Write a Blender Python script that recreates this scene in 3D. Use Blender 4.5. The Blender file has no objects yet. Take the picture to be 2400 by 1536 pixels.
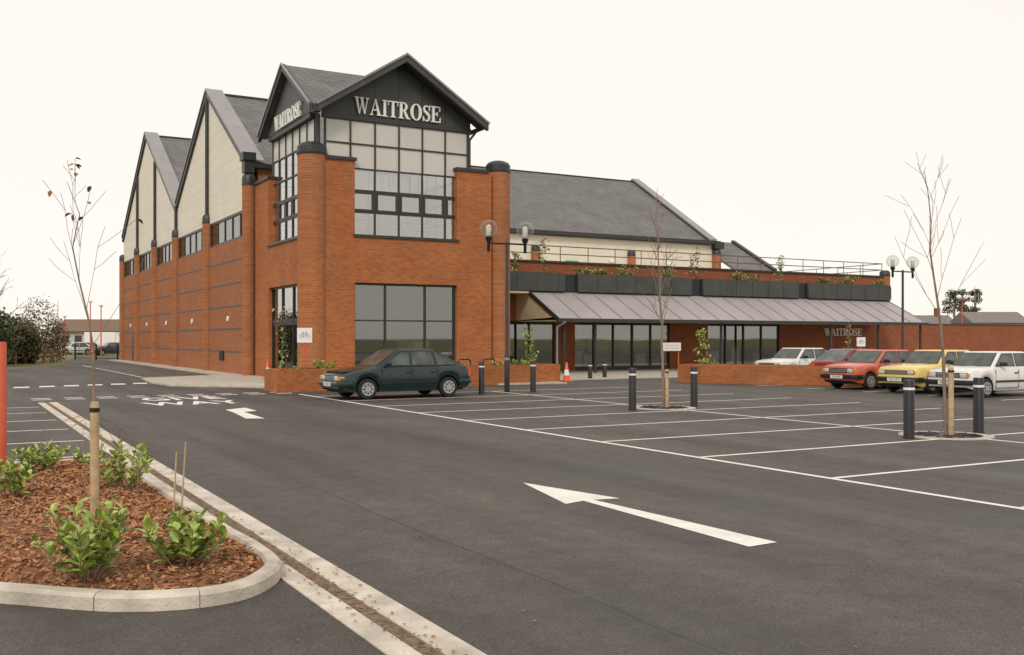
import bpy, bmesh, math, random
from mathutils import Vector, Matrix
random.seed(11)
SC = bpy.context.scene
C = SC.collection
R = math.radians
FPX, HZ, CH = 2333.0, 794.0, 1.7
YAW = R(29.5)
DV = Vector((math.sin(YAW), math.cos(YAW), 0)); RV = Vector((math.cos(YAW), -math.sin(YAW), 0))
def PD(px, D, z=0.0):
    p = (DV + RV * ((px - 1200) / FPX)) * D
    return Vector((p.x, p.y, z))
def G(px, py, z=0.0):
    return PD(px, (CH - z) * FPX / (py - HZ), z)

# ------------------------------------------------------------------ mesh builder
class MB:
    def __init__(s): s.v = []; s.f = []
    def add(s, vs, fs):
        n = len(s.v); s.v += [tuple(p) for p in vs]; s.f += [tuple(i + n for i in f) for f in fs]; return s
    def box(s, x0, y0, z0, x1, y1, z1):
        return s.add([(x0,y0,z0),(x1,y0,z0),(x1,y1,z0),(x0,y1,z0),(x0,y0,z1),(x1,y0,z1),(x1,y1,z1),(x0,y1,z1)],
                     [(0,3,2,1),(4,5,6,7),(0,1,5,4),(1,2,6,5),(2,3,7,6),(3,0,4,7)])
    def bar(s, p0, p1, w, h, up=(0,0,1)):
        p0, p1 = Vector(p0), Vector(p1); d = (p1 - p0); L = d.length; d.normalize()
        sd = d.cross(Vector(up))
        if sd.length < 1e-4: sd = Vector((1,0,0))
        sd.normalize(); u = sd.cross(d)
        vs = [p + sd*(a*w/2) + u*(b*h/2) for p in (p0, p1) for a, b in ((-1,-1),(1,-1),(1,1),(-1,1))]
        return s.add(vs, [(0,1,2,3),(7,6,5,4),(0,4,5,1),(1,5,6,2),(2,6,7,3),(3,7,4,0)])
    def tube(s, p0, p1, r0, r1=None, n=8, cap=True):
        r1 = r0 if r1 is None else r1
        p0, p1 = Vector(p0), Vector(p1); d = (p1 - p0).normalized()
        a = d.orthogonal().normalized(); b = d.cross(a)
        vs = []
        for p, r in ((p0, r0), (p1, r1)):
            for k in range(n):
                t = 2*math.pi*k/n; vs.append(p + a*(r*math.cos(t)) + b*(r*math.sin(t)))
        fs = [(k, (k+1) % n, n+(k+1) % n, n+k) for k in range(n)]
        if cap: fs += [tuple(reversed(range(n))), tuple(range(n, 2*n))]
        return s.add(vs, fs)
    def path(s, pts, rs, n=6):
        for i in range(len(pts)-1):
            a = rs if not isinstance(rs, (list, tuple)) else rs[i]
            b = rs if not isinstance(rs, (list, tuple)) else rs[i+1]
            s.tube(pts[i], pts[i+1], a, b, n)
        return s
    def lathe(s, prof, c=(0,0,0), n=24, axis='z'):
        vs = []
        for r, h in prof:
            for k in range(n):
                t = 2*math.pi*k/n; x, y = r*math.cos(t), r*math.sin(t)
                p = (x, y, h) if axis == 'z' else ((x, h, y) if axis == 'y' else (h, x, y))
                vs.append((p[0]+c[0], p[1]+c[1], p[2]+c[2]))
        fs = []
        for j in range(len(prof)-1):
            for k in range(n): fs.append((j*n+k, j*n+(k+1) % n, (j+1)*n+(k+1) % n, (j+1)*n+k))
        fs += [tuple(range(n)), tuple((len(prof)-1)*n+k for k in range(n))]
        return s.add(vs, fs)
    def ball(s, c, r, n=16, m=10, sz=1.0):
        prof = [(max(1e-3, r*math.sin(math.pi*j/m)), -r*sz*math.cos(math.pi*j/m)) for j in range(m+1)]
        return s.lathe(prof, c, n)
    def poly(s, pts): return s.add(pts, [tuple(range(len(pts)))])
    def prism(s, pts, d):
        n = len(pts); pts = [Vector(p) for p in pts]; d = Vector(d)
        return s.add(pts + [p + d for p in pts], [tuple(reversed(range(n))), tuple(range(n, 2*n))] +
                     [(i, (i+1) % n, n+(i+1) % n, n+i) for i in range(n)])
    def build(s, name, mat, parent=None, smooth=None, world=False, fix=True, bevel=0):
        me = bpy.data.meshes.new(name); me.from_pydata(s.v, [], s.f)
        if fix or bevel:
            bm = bmesh.new(); bm.from_mesh(me)
            if bevel:
                bmesh.ops.remove_doubles(bm, verts=bm.verts, dist=1e-5)
                bmesh.ops.bevel(bm, geom=list(bm.edges), offset=bevel, segments=2, affect='EDGES', profile=.5)
            bmesh.ops.recalc_face_normals(bm, faces=bm.faces); bm.to_mesh(me); bm.free()
        if smooth:
            for p in me.polygons: p.use_smooth = True
            me.set_sharp_from_angle(angle=R(smooth))
        me.materials.append(mat)
        o = bpy.data.objects.new(name, me); C.objects.link(o)
        if parent:
            o.parent = parent
            if world and parent.type == 'EMPTY': o.matrix_parent_inverse = Matrix.Translation(-parent.location)
        return o
def tag(o, label=None, cat=None, group=None, kind=None):
    if label: o['label'] = label
    if cat: o['category'] = cat
    if group: o['group'] = group
    if kind: o['kind'] = kind
    return o
def thing(name, label, cat, loc=(0,0,0), rz=0, group=None):
    o = bpy.data.objects.new(name, None); C.objects.link(o); o.empty_display_size = .2
    o.location = loc; o.rotation_euler = (0,0,rz); return tag(o, label, cat, group)
def struct(name, mb, mat, **k):
    return tag(mb.build(name, mat, **k), kind='structure')
def dup(o, loc=None, rz=None, label=None, parent=None):
    c = o.copy(); C.objects.link(c); c.parent = parent
    if parent is not None: c.matrix_parent_inverse = o.matrix_parent_inverse.copy()
    if loc is not None: c.location = loc
    if rz is not None: c.rotation_euler = (0,0,rz)
    if label: c['label'] = label
    for ch in list(o.children): dup(ch, parent=c)
    return c

# ------------------------------------------------------------------ materials
def newmat(name):
    m = bpy.data.materials.new(name); m.use_nodes = True
    nt = m.node_tree; b = nt.nodes['Principled BSDF']; return m, nt, b
def N(nt, t, **k):
    n = nt.nodes.new(t)
    for a, v in k.items(): setattr(n, a, v)
    return n
def mat(name, col, rough=.6, var=.18, scale=4.0, bump=0.0, metal=0.0, coat=0.0, bscale=None, world=False, spec=.5, wear=None):
    m, nt, b = newmat(name)
    tc = N(nt, 'ShaderNodeNewGeometry') if world else N(nt, 'ShaderNodeTexCoord')
    vec = tc.outputs['Position'] if world else tc.outputs['Object']
    nz = N(nt, 'ShaderNodeTexNoise'); nz.inputs['Scale'].default_value = scale; nz.inputs['Detail'].default_value = 5
    nt.links.new(vec, nz.inputs['Vector'])
    rp = N(nt, 'ShaderNodeValToRGB'); e = rp.color_ramp.elements
    e[0].position, e[1].position = .3, .7
    e[0].color = (*[c*(1-var) for c in col], 1); e[1].color = (*[min(1, c*(1+var)) for c in col], 1)
    nt.links.new(nz.outputs['Fac'], rp.inputs['Fac']); out = rp.outputs['Color']
    if wear:
        n3 = N(nt, 'ShaderNodeTexNoise'); n3.inputs['Scale'].default_value = 45; n3.inputs['Detail'].default_value = 4; n3.inputs['Roughness'].default_value = .7
        nt.links.new(vec, n3.inputs['Vector'])
        mr = N(nt, 'ShaderNodeMapRange'); nt.links.new(n3.outputs['Fac'], mr.inputs[0]); mr.inputs[1].default_value = .55; mr.inputs[2].default_value = .75; mr.inputs[3].default_value = 0; mr.inputs[4].default_value = .55
        mx = N(nt, 'ShaderNodeMix', data_type='RGBA'); nt.links.new(mr.outputs[0], mx.inputs['Factor']); nt.links.new(out, mx.inputs['A']); mx.inputs['B'].default_value = (*wear,1); out = mx.outputs['Result']
    nt.links.new(out, b.inputs['Base Color'])
    b.inputs['Roughness'].default_value = rough; b.inputs['Metallic'].default_value = metal
    b.inputs['Coat Weight'].default_value = coat; b.inputs['Coat Roughness'].default_value = .08
    b.inputs['Specular IOR Level'].default_value = spec
    if bump:
        n2 = N(nt, 'ShaderNodeTexNoise'); n2.inputs['Scale'].default_value = bscale or scale*6; n2.inputs['Detail'].default_value = 6
        nt.links.new(vec, n2.inputs['Vector'])
        bp = N(nt, 'ShaderNodeBump'); bp.inputs['Strength'].default_value = bump; bp.inputs['Distance'].default_value = .02
        nt.links.new(n2.outputs['Fac'], bp.inputs['Height']); nt.links.new(bp.outputs['Normal'], b.inputs['Normal'])
    return m
def brickmat(name, c1, c2, mortar, bw, rh, ms, zmul=1.0, bands=None, rough=.8, stain=.16, bump=.3, off=.5, ymul=1.0):
    m, nt, b = newmat(name); L = nt.links.new
    g = N(nt, 'ShaderNodeNewGeometry'); sp = N(nt, 'ShaderNodeSeparateXYZ'); L(g.outputs['Position'], sp.inputs[0])
    ad = N(nt, 'ShaderNodeMath', operation='MULTIPLY_ADD'); L(sp.outputs['Y'], ad.inputs[0]); ad.inputs[1].default_value = ymul; L(sp.outputs['X'], ad.inputs[2])
    mu = N(nt, 'ShaderNodeMath', operation='MULTIPLY'); L(sp.outputs['Z'], mu.inputs[0]); mu.inputs[1].default_value = zmul
    cb = N(nt, 'ShaderNodeCombineXYZ'); L(ad.outputs[0], cb.inputs['X']); L(mu.outputs[0], cb.inputs['Y'])
    br = N(nt, 'ShaderNodeTexBrick'); L(cb.outputs[0], br.inputs['Vector']); br.offset = off
    br.inputs['Color1'].default_value = (*c1,1); br.inputs['Color2'].default_value = (*c2,1); br.inputs['Mortar'].default_value = (*mortar,1)
    br.inputs['Scale'].default_value = 1; br.inputs['Mortar Size'].default_value = ms; br.inputs['Brick Width'].default_value = bw; br.inputs['Row Height'].default_value = rh
    nz = N(nt, 'ShaderNodeTexNoise'); nz.inputs['Scale'].default_value = .7; nz.inputs['Detail'].default_value = 8; nz.inputs['Roughness'].default_value = .65; L(g.outputs['Position'], nz.inputs['Vector'])
    mr = N(nt, 'ShaderNodeMapRange'); L(nz.outputs['Fac'], mr.inputs[0]); mr.inputs[1].default_value = .3; mr.inputs[2].default_value = .7
    mr.inputs[3].default_value = 1-stain; mr.inputs[4].default_value = 1+stain*.6
    sc = N(nt, 'ShaderNodeVectorMath', operation='SCALE'); L(br.outputs['Color'], sc.inputs[0]); L(mr.outputs[0], sc.inputs['Scale'])
    out = sc.outputs[0]
    if bands:
        z0, step, th, ztop, bc = bands
        s1 = N(nt, 'ShaderNodeMath', operation='SUBTRACT'); L(sp.outputs['Z'], s1.inputs[0]); s1.inputs[1].default_value = z0
        md = N(nt, 'ShaderNodeMath', operation='FLOORED_MODULO'); L(s1.outputs[0], md.inputs[0]); md.inputs[1].default_value = step
        lt = N(nt, 'ShaderNodeMath', operation='LESS_THAN'); L(md.outputs[0], lt.inputs[0]); lt.inputs[1].default_value = th
        l2 = N(nt, 'ShaderNodeMath', operation='LESS_THAN'); L(sp.outputs['Z'], l2.inputs[0]); l2.inputs[1].default_value = ztop
        mm = N(nt, 'ShaderNodeMath', operation='MULTIPLY'); L(lt.outputs[0], mm.inputs[0]); L(l2.outputs[0], mm.inputs[1])
        mx = N(nt, 'ShaderNodeMix', data_type='RGBA'); L(mm.outputs[0], mx.inputs['Factor']); L(out, mx.inputs['A']); mx.inputs['B'].default_value = (*bc,1)
        out = mx.outputs['Result']
    L(out, b.inputs['Base Color']); b.inputs['Roughness'].default_value = rough; b.inputs['Specular IOR Level'].default_value = .25
    if bump:
        bp = N(nt, 'ShaderNodeBump'); bp.inputs['Strength'].default_value = bump; bp.inputs['Distance'].default_value = .01; bp.invert = True
        L(br.outputs['Fac'], bp.inputs['Height']); L(bp.outputs['Normal'], b.inputs['Normal'])
    return m
def glassmat(name, tint, refl, base, wob=.02, milky=None):
    m = bpy.data.materials.new(name); m.use_nodes = True; nt = m.node_tree; nt.nodes.clear(); L = nt.links.new
    o = N(nt, 'ShaderNodeOutputMaterial'); mx = N(nt, 'ShaderNodeMixShader'); t = N(nt, 'ShaderNodeBsdfTransparent')
    t.inputs['Color'].default_value = (*tint,1)
    if milky:
        g = N(nt, 'ShaderNodeBsdfPrincipled'); g.inputs['Base Color'].default_value = (*milky,1); g.inputs['Roughness'].default_value = .1
    else:
        g = N(nt, 'ShaderNodeBsdfGlossy'); g.inputs['Roughness'].default_value = .02; g.inputs['Color'].default_value = (.95,.95,.95,1)
        geo = N(nt, 'ShaderNodeNewGeometry'); nz = N(nt, 'ShaderNodeTexNoise'); nz.inputs['Scale'].default_value = .5; nz.inputs['Detail'].default_value = 0; L(geo.outputs['Position'], nz.inputs['Vector'])
        bp = N(nt, 'ShaderNodeBump'); bp.inputs['Strength'].default_value = wob; bp.inputs['Distance'].default_value = .1; L(nz.outputs['Fac'], bp.inputs['Height']); L(bp.outputs['Normal'], g.inputs['Normal'])
    lw = N(nt, 'ShaderNodeLayerWeight'); lw.inputs['Blend'].default_value = .5
    pw_ = N(nt, 'ShaderNodeMath', operation='POWER'); L(lw.outputs['Facing'], pw_.inputs[0]); pw_.inputs[1].default_value = 3.0
    ml = N(nt, 'ShaderNodeMath', operation='MULTIPLY_ADD'); L(pw_.outputs[0], ml.inputs[0]); ml.inputs[1].default_value = refl; ml.inputs[2].default_value = base; ml.use_clamp = True
    L(ml.outputs[0], mx.inputs[0]); L(t.outputs[0], mx.inputs[1]); L(g.outputs[0], mx.inputs[2]); L(mx.outputs[0], o.inputs[0])
    return m
def frostmat(name, col):
    m, nt, b = newmat(name); L = nt.links.new; o = nt.nodes['Material Output']
    b.inputs['Roughness'].default_value = .15
    geo = N(nt, 'ShaderNodeNewGeometry'); nz = N(nt, 'ShaderNodeTexNoise'); nz.inputs['Scale'].default_value = .8; L(geo.outputs['Position'], nz.inputs['Vector'])
    rp = N(nt, 'ShaderNodeValToRGB'); rp.color_ramp.elements[0].color = (*[c*.9 for c in col],1); rp.color_ramp.elements[1].color = (*[min(1,c*1.05) for c in col],1)
    L(nz.outputs['Fac'], rp.inputs['Fac']); L(rp.outputs[0], b.inputs['Base Color'])
    t = N(nt, 'ShaderNodeBsdfTranslucent'); t.inputs['Color'].default_value = (.95,.94,.91,1)
    mx = N(nt, 'ShaderNodeMixShader'); mx.inputs[0].default_value = .42; L(b.outputs[0], mx.inputs[1]); L(t.outputs[0], mx.inputs[2]); L(mx.outputs[0], o.inputs[0]); return m
def asphaltmat():
    m, nt, b = newmat('asphalt'); L = nt.links.new
    g = N(nt, 'ShaderNodeNewGeometry')
    def noise(s, d=6, r=.55):
        n = N(nt, 'ShaderNodeTexNoise'); n.inputs['Scale'].default_value = s; n.inputs['Detail'].default_value = d; n.inputs['Roughness'].default_value = r
        L(g.outputs['Position'], n.inputs['Vector']); return n
    mp = N(nt, 'ShaderNodeMapping'); mp.inputs['Scale'].default_value = (1.2,.10,1); L(g.outputs['Position'], mp.inputs['Vector'])
    st = N(nt, 'ShaderNodeTexNoise'); st.inputs['Scale'].default_value = .9; st.inputs['Detail'].default_value = 6; L(mp.outputs[0], st.inputs['Vector'])
    n1, n2, n3 = noise(.33), noise(75, 2, .7), noise(3.5, 8, .7)
    def rng(o, a, c, lo, hi):
        r_ = N(nt, 'ShaderNodeMapRange'); L(o, r_.inputs[0]); r_.inputs[1].default_value = a; r_.inputs[2].default_value = c; r_.inputs[3].default_value = lo; r_.inputs[4].default_value = hi; return r_.outputs[0]
    def mul(a, c):
        k = N(nt, 'ShaderNodeMath', operation='MULTIPLY'); L(a, k.inputs[0]); L(c, k.inputs[1]); return k.outputs[0]
    sp = N(nt, 'ShaderNodeSeparateXYZ'); L(g.outputs['Position'], sp.inputs[0])
    wx = N(nt, 'ShaderNodeMath', operation='MULTIPLY_ADD'); L(noise(.6,4).outputs[0], wx.inputs[0]); wx.inputs[1].default_value = .18; L(sp.outputs['X'], wx.inputs[2])
    md = N(nt, 'ShaderNodeMath', operation='FLOORED_MODULO'); L(wx.outputs[0], md.inputs[0]); md.inputs[1].default_value = 3.7
    jt = N(nt, 'ShaderNodeMath', operation='LESS_THAN'); L(md.outputs[0], jt.inputs[0]); jt.inputs[1].default_value = .022
    f = mul(mul(rng(n1.outputs[0], .3,.7,.70,1.32), rng(n2.outputs[0], .25,.75,.30,1.85)), mul(rng(st.outputs[0], .32,.7,.76,1.40), rng(n3.outputs[0], .3,.7,.78,1.22)))
    f = mul(f, rng(jt.outputs[0], 0,1,1,.6))
    sc = N(nt, 'ShaderNodeVectorMath', operation='SCALE'); sc.inputs[0].default_value = (.067,.059,.051); L(f, sc.inputs['Scale'])
    L(sc.outputs[0], b.inputs['Base Color'])
    L(rng(n1.outputs[0], .35,.65,.55,.85), b.inputs['Roughness']); b.inputs['Specular IOR Level'].default_value = .35
    bp = N(nt, 'ShaderNodeBump'); bp.inputs['Strength'].default_value = .6; bp.inputs['Distance'].default_value = .01
    L(n2.outputs[0], bp.inputs['Height']); L(bp.outputs['Normal'], b.inputs['Normal'])
    return m
M = {}
M['brick'] = brickmat('red_brick', (.43,.138,.040), (.31,.088,.026), (.35,.19,.10), .225, .075, .008)
M['brickcol'] = brickmat('column_brick', (.41,.138,.044), (.29,.088,.028), (.36,.21,.12), .21, .075, .010)
M['brickdiag'] = brickmat('red_brick_planter', (.41,.132,.040), (.30,.088,.026), (.35,.19,.10), .225, .075, .008, ymul=-1.0)
M['brickside'] = brickmat('red_brick_banded', (.40,.132,.045), (.30,.092,.032), (.34,.19,.11), .225, .075, .009, bands=(1.02,1.075,.10,5.55,(.12,.112,.115)), stain=.12)
M['brickdark'] = brickmat('dark_red_brick', (.31,.082,.031), (.23,.058,.023), (.25,.13,.075), .225, .075, .009)
M['slate'] = brickmat('slate', (.20,.19,.185), (.15,.143,.14), (.085,.08,.08), .35, .32, .02, zmul=1.9, rough=.65, bump=.4, stain=.2)
M['cream'] = brickmat('cream_cladding', (.74,.69,.57), (.72,.665,.545), (.52,.475,.385), 3.6, .6, .010, rough=.6, stain=.06, bump=.15, off=0)
M['soffit'] = mat('cream_soffit', (.66,.56,.36), .7, .06)
M['dark'] = mat('dark_grey_metal', (.030,.032,.031), .45, .15, 2)
M['fascia'] = mat('grey_green_panel', (.05,.054,.048), .5, .18, 1.5)
M['verge'] = mat('grey_coated_metal', (.26,.245,.245), .4, .1, 1.2)
M['canopy'] = mat('pale_grey_roof_sheet', (.335,.305,.30), .5, .10, .5, world=True)
M['seam'] = mat('roof_seam', (.26,.235,.235), .5, .08)
M['black'] = mat('black_paint', (.012,.012,.013), .4, .1)
M['rubber'] = mat('rubber', (.015,.015,.015), .85, .2, 20)
M['sign'] = mat('white_sign', (.82,.80,.76), .4, .03)
M['frosted'] = frostmat('frosted_pane', (.84,.815,.76))
M['glass'] = glassmat('clear_glass', (.95,.96,.93), .5, .26)
M['shopglass'] = glassmat('dark_glass', (.72,.75,.71), .9, .16)
M['sideglass'] = glassmat('grey_glass', (.55,.57,.53), .45, .14)
M['interior'] = mat('interior_wall', (.68,.63,.50), .8, .1)
M['interiordark'] = mat('interior_dark', (.06,.055,.05), .8, .2)
M['blind'] = mat('blind', (.75,.72,.65), .7, .05)
M['white'] = mat('road_paint', (.76,.73,.68), .7, .10, 3, world=True, wear=(.16,.14,.12))
M['concrete'] = mat('concrete', (.48,.43,.36), .85, .2, 3, bump=.3, bscale=60, world=True, wear=(.25,.2,.15))
M['kerb'] = mat('kerb_stone', (.54,.48,.40), .85, .28, 3.5, bump=.4, bscale=40, world=True, wear=(.26,.20,.14))
M['paving'] = brickmat('paving', (.42,.39,.33), (.37,.34,.29), (.26,.24,.2), .6, .6, .01, rough=.85, bump=0)
M['grate'] = mat('channel_grate', (.19,.135,.09), .9, .5, 22, bump=.4, world=True)
M['soil'] = mat('soil', (.05,.035,.025), .95, .3, 8, bump=.5)
M['bark'] = mat('bark_mulch', (.22,.095,.04), .95, .55, 28, bump=1.0, bscale=45, world=True)
M['chip'] = mat('bark_chip', (.38,.18,.08), .9, .6, 14, world=True)
M['leaf'] = mat('laurel_leaf', (.29,.37,.07), .4, .65, 13, world=True)
M['leafd'] = mat('evergreen_leaf', (.05,.065,.025), .6, .5, 1.2, world=True)
M['leafo'] = mat('olive_hedge_leaf', (.095,.095,.042), .7, .5, 1.0, world=True)
M['leafy'] = mat('terrace_leaf', (.24,.25,.065), .6, .5, 3, world=True)
M['leafbrown'] = mat('winter_scrub', (.18,.14,.075), .8, .5, .8, world=True)
M['deadleaf'] = mat('dead_leaf', (.22,.10,.045), .8, .4, 15, world=True)
M['twig'] = mat('bare_twig', (.23,.16,.12), .85, .25, 8)
M['stake'] = mat('stake_wood', (.45,.32,.19), .8, .25, 9, bump=.3)
M['red'] = mat('red_post_paint', (.58,.10,.045), .45, .08)
M['cone'] = mat('cone_orange', (.75,.12,.03), .5, .08)
M['grass'] = mat('rough_grass', (.15,.14,.055), .95, .4, .7, bump=.6, bscale=6, world=True)
M['chrome'] = mat('hubcap_silver', (.42,.42,.41), .35, .1, metal=.4)
M['lampglass'] = mat('headlamp_glass', (.55,.55,.53), .12, .1, 14, spec=.8)
M['amber'] = mat('amber_lens', (.7,.25,.03), .25, .05)
M['carglass'] = mat('car_glass', (.075,.085,.08), .06, .6, 1.9, spec=.45)
M['plate'] = mat('plate_white', (.72,.72,.68), .4, .03)
M['globe'] = glassmat('lamp_globe', (.93,.92,.90), .75, .10, 0, milky=(.46,.44,.42))
M['wood'] = mat('rail_wood', (.25,.17,.09), .85, .2, 6)
M['green'] = mat('green_sign', (.05,.30,.16), .5, .05)
M['housewall'] = mat('house_wall', (.5,.46,.4), .8, .1)
M['houseroof'] = mat('house_roof', (.19,.165,.155), .8, .15)
M['brownroof'] = mat('brown_roof', (.17,.11,.075), .8, .15)
M['asphalt'] = asphaltmat()
def paint(name, c): return mat(name, c, .30, .05, 1.2, coat=.35)

# ------------------------------------------------------------------ world, sun, camera
w = bpy.data.worlds.new('World'); SC.world = w; w.use_nodes = True
nt = w.node_tree; bg = nt.nodes['Background']
sky = nt.nodes.new('ShaderNodeTexSky'); sky.sky_type = 'NISHITA'; sky.sun_disc = False
SEL, SAZ = R(40), R(222)
sky.sun_elevation = SEL; sky.sun_rotation = SAZ
scl = nt.nodes.new('ShaderNodeVectorMath'); scl.operation = 'SCALE'; scl.inputs['Scale'].default_value = .1
nt.links.new(sky.outputs[0], scl.inputs[0])
mx = nt.nodes.new('ShaderNodeMix'); mx.data_type = 'RGBA'; mx.inputs['Factor'].default_value = .92
nz = nt.nodes.new('ShaderNodeTexNoise'); nz.inputs['Scale'].default_value = 1.6; nz.inputs['Detail'].default_value = 3
tc = nt.nodes.new('ShaderNodeTexCoord'); nt.links.new(tc.outputs['Generated'], nz.inputs['Vector'])
rp = nt.nodes.new('ShaderNodeValToRGB'); rp.color_ramp.elements[0].position = .3; rp.color_ramp.elements[1].position = .7
rp.color_ramp.elements[0].color = (1.05,.985,.905,1); rp.color_ramp.elements[1].color = (1.09,1.03,.95,1)
nt.links.new(nz.outputs['Fac'], rp.inputs['Fac'])
nt.links.new(scl.outputs[0], mx.inputs['A']); nt.links.new(rp.outputs['Color'], mx.inputs['B'])
nt.links.new(mx.outputs['Result'], bg.inputs['Color']); bg.inputs['Strength'].default_value = 1.0
sl = bpy.data.lights.new('sun', 'SUN'); sl.energy = 1.5; sl.angle = R(12); sl.color = (1,.94,.86)
so = bpy.data.objects.new('sun', sl); C.objects.link(so)
sd = Vector((math.sin(SAZ)*math.cos(SEL), math.cos(SAZ)*math.cos(SEL), math.sin(SEL)))
so.rotation_euler = sd.to_track_quat('Z', 'Y').to_euler(); so.location = (0,0,40)
cd = bpy.data.cameras.new('camera'); cam = bpy.data.objects.new('camera', cd); C.objects.link(cam)
cam.location = (0,0,CH); cam.rotation_euler = (R(90), 0, -YAW); cd.lens = 35; cd.sensor_width = 36
cd.shift_y = 26/2400; cd.clip_end = 6000; SC.camera = cam
SC.view_settings.view_transform = 'Standard'; SC.view_settings.look = 'None'

# ------------------------------------------------------------------ ground, road, markings
Z1, Z2, Z3 = .004, .008, .012
def sheet(pts, z): return MB().poly([(p[0], p[1], z) for p in pts])
struct('ground', sheet([(-3000,-3000),(3000,-3000),(3000,3000),(-3000,3000)], 0), M['grass'], fix=False)
struct('road', sheet([(-60,-40),(120,-40),(120,95),(-4,95),(-60,60)], Z1), M['asphalt'], fix=False)
v = [G(-300,905), G(0,869), G(130,857), G(185,849), G(140,838), G(-300,838)]
struct('grass_verge', sheet(v, Z2), M['grass'], fix=False)
struct('pavement', MB().prism([(20.2,34,0),(95,34,0),(95,44,0),(20.2,44,0)], (0,0,.03)), M['paving'])
struct('pavement', MB().prism([G(332,889),G(352,899),G(400,906),G(560,909),(9.9,33,0),(20.2,31.5,0),(20.2,36.2,0),(11.9,36.2,0),(11.9,82,0),(10.75,82,0),(10.75,46,0)], (0,0,.06)), M['concrete'])
# drainage channel
struct('kerb', MB().box(2.04,-3,0,2.20,29,.013), M['kerb'])
struct('kerb', MB().box(2.31,-3,0,2.50,29,.013), M['kerb'])
mb = MB().box(2.20,-3,0,2.31,29,.006)
y = -3
for k in range(640):
    mb.box(2.215, y, .006, 2.295, y+.030, .008); y += .05
struct('drain_channel', mb, M['grate'])
def stripe(pts, z=Z2): return [(p[0], p[1], z) for p in pts]
def bay(x0, y0, x1, y1, w=.09):
    d = Vector((x1-x0, y1-y0)).normalized(); n = Vector((-d.y, d.x))*w/2
    return [(x0+n.x, y0+n.y), (x1+n.x, y1+n.y), (x1-n.x, y1-n.y), (x0-n.x, y0-n.y)]
mb = MB(); XL, XC, XR = 9.3, 15.2, 21.0
mb.poly(stripe(bay(XL, -4, XL, 29.6, .1)))
struct('road_marking', mb, M['white'], fix=False)
mb = MB()
for k in range(12):
    yy = 3.7 + 2.45*k
    if yy < 30: mb.poly(stripe(bay(XL+.06, yy, XR, yy)))
struct('road_marking', mb, M['white'], fix=False)
mb = MB(); yy = 3.7
for k in range(10): mb.poly(stripe(bay(XC, yy+.06, XC, yy+2.39))); yy += 2.45
struct('road_marking', mb, M['white'], fix=False)
mb = MB()
for k in range(8):
    yy = 12.4 + 2.4*k
    mb.poly(stripe(bay(25.2, yy, 30, yy)))
struct('road_marking', mb, M['white'], fix=False)
mb = MB()
for k, yy in enumerate((15.5,17.9,20.3,22.7,25.1,27.2)): mb.poly(stripe(bay(-3.2, yy, 1.95, yy)))
mb.poly(stripe(bay(-.1, 29.5, .6, 27.3)))
struct('road_marking', mb, M['white'], fix=False)
mb = MB()
for k in range(9):
    for yy in (30.2, 30.9): mb.poly(stripe([(2.0+k*.85,yy),(2.5+k*.85,yy),(2.5+k*.85,yy+.22),(2.0+k*.85,yy+.22)]))
struct('road_marking', mb, M['white'], fix=False)
mb = MB()
for k in range(6): mb.poly(stripe([(1.9+k*.82,38.0+k*.25),(2.4+k*.82,38.0+k*.25),(2.5+k*.82,38.9+k*.25),(2.0+k*.82,38.9+k*.25)]))
struct('road_marking', mb, M['white'], fix=False)
mb = MB()
for k in range(9): mb.poly(stripe(bay(7.4, 47+2.4*k, 10.7, 47+2.4*k)))
mb.poly(stripe(bay(7.35, 46, 7.35, 68)))
struct('road_marking', mb, M['white'], fix=False)
struct('road_arrow', MB().poly(stripe([(5.87,10.12),(5.50,8.60),(5.765,8.68),(5.665,6.1),(5.995,6.12),(5.895,8.68),(6.19,8.62)])), M['white'], fix=False)
struct('road_arrow', MB().poly(stripe([G(576,982),G(621,982),G(572,966.5),G(602,964),G(575,956.5),G(528,961.5),G(548,968)])), M['white'], fix=False)
def text_mesh(body, size, ext=0.0, sx=1.0, sy=1.0, off=0.0):
    cu = bpy.data.curves.new('lettering', 'FONT'); cu.body = body; cu.size = size; cu.extrude = ext; cu.align_x = 'CENTER'; cu.align_y = 'CENTER'; cu.offset = off
    cu.space_character = 1.0+off*3
    o = bpy.data.objects.new('lettering', cu); C.objects.link(o)
    dg = bpy.context.evaluated_depsgraph_get(); me = bpy.data.meshes.new_from_object(o.evaluated_get(dg))
    me.transform(Matrix.Diagonal((sx, sy, 1, 1)))
    bpy.data.objects.remove(o); bpy.data.curves.remove(cu); return me
for word, yy, xx in (('GIVE', 29.05, 5.75), ('WAY', 26.9, 5.6)):
    me = text_mesh(word, 1.0, 0, 1.0, 1.9, .022); me.materials.append(M['white'])
    o = bpy.data.objects.new('road_lettering', me); C.objects.link(o); o.location = (xx, yy, Z2); tag(o, kind='structure')

# ------------------------------------------------------------------ planting island
def catmull(P, n=10):
    out = []; m = len(P)
    for i in range(m):
        a, b, c, d = [Vector(P[(i+k-1) % m]) for k in range(4)]
        for j in range(n):
            t = j/n; out.append(.5*((2*b) + (c-a)*t + (2*a-5*b+4*c-d)*t*t + (3*b-a-3*c+d)*t**3))
    return out
out = catmull([(2.03,13.6),(2.04,12),(2.05,10.4),(2.08,8.8),(2.13,7.65),(2.05,6.95),(1.62,6.46),(1.0,6.53),(.35,7.10),(-.3,7.8),(-.9,8.7),(-1.25,10),(-1.2,12),(-.9,13.8),(-.2,14.35),(.9,14.4),(1.7,14.25)], 12)
n = len(out)
nrm = []
for i in range(n):
    t = (out[(i+1) % n]-out[i-1]).normalized(); nrm.append(Vector((-t.y, t.x)))
ctr = Vector((.6, 10.4))
if (ctr-out[0]).dot(nrm[0]) < 0: nrm = [-q for q in nrm]
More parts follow.
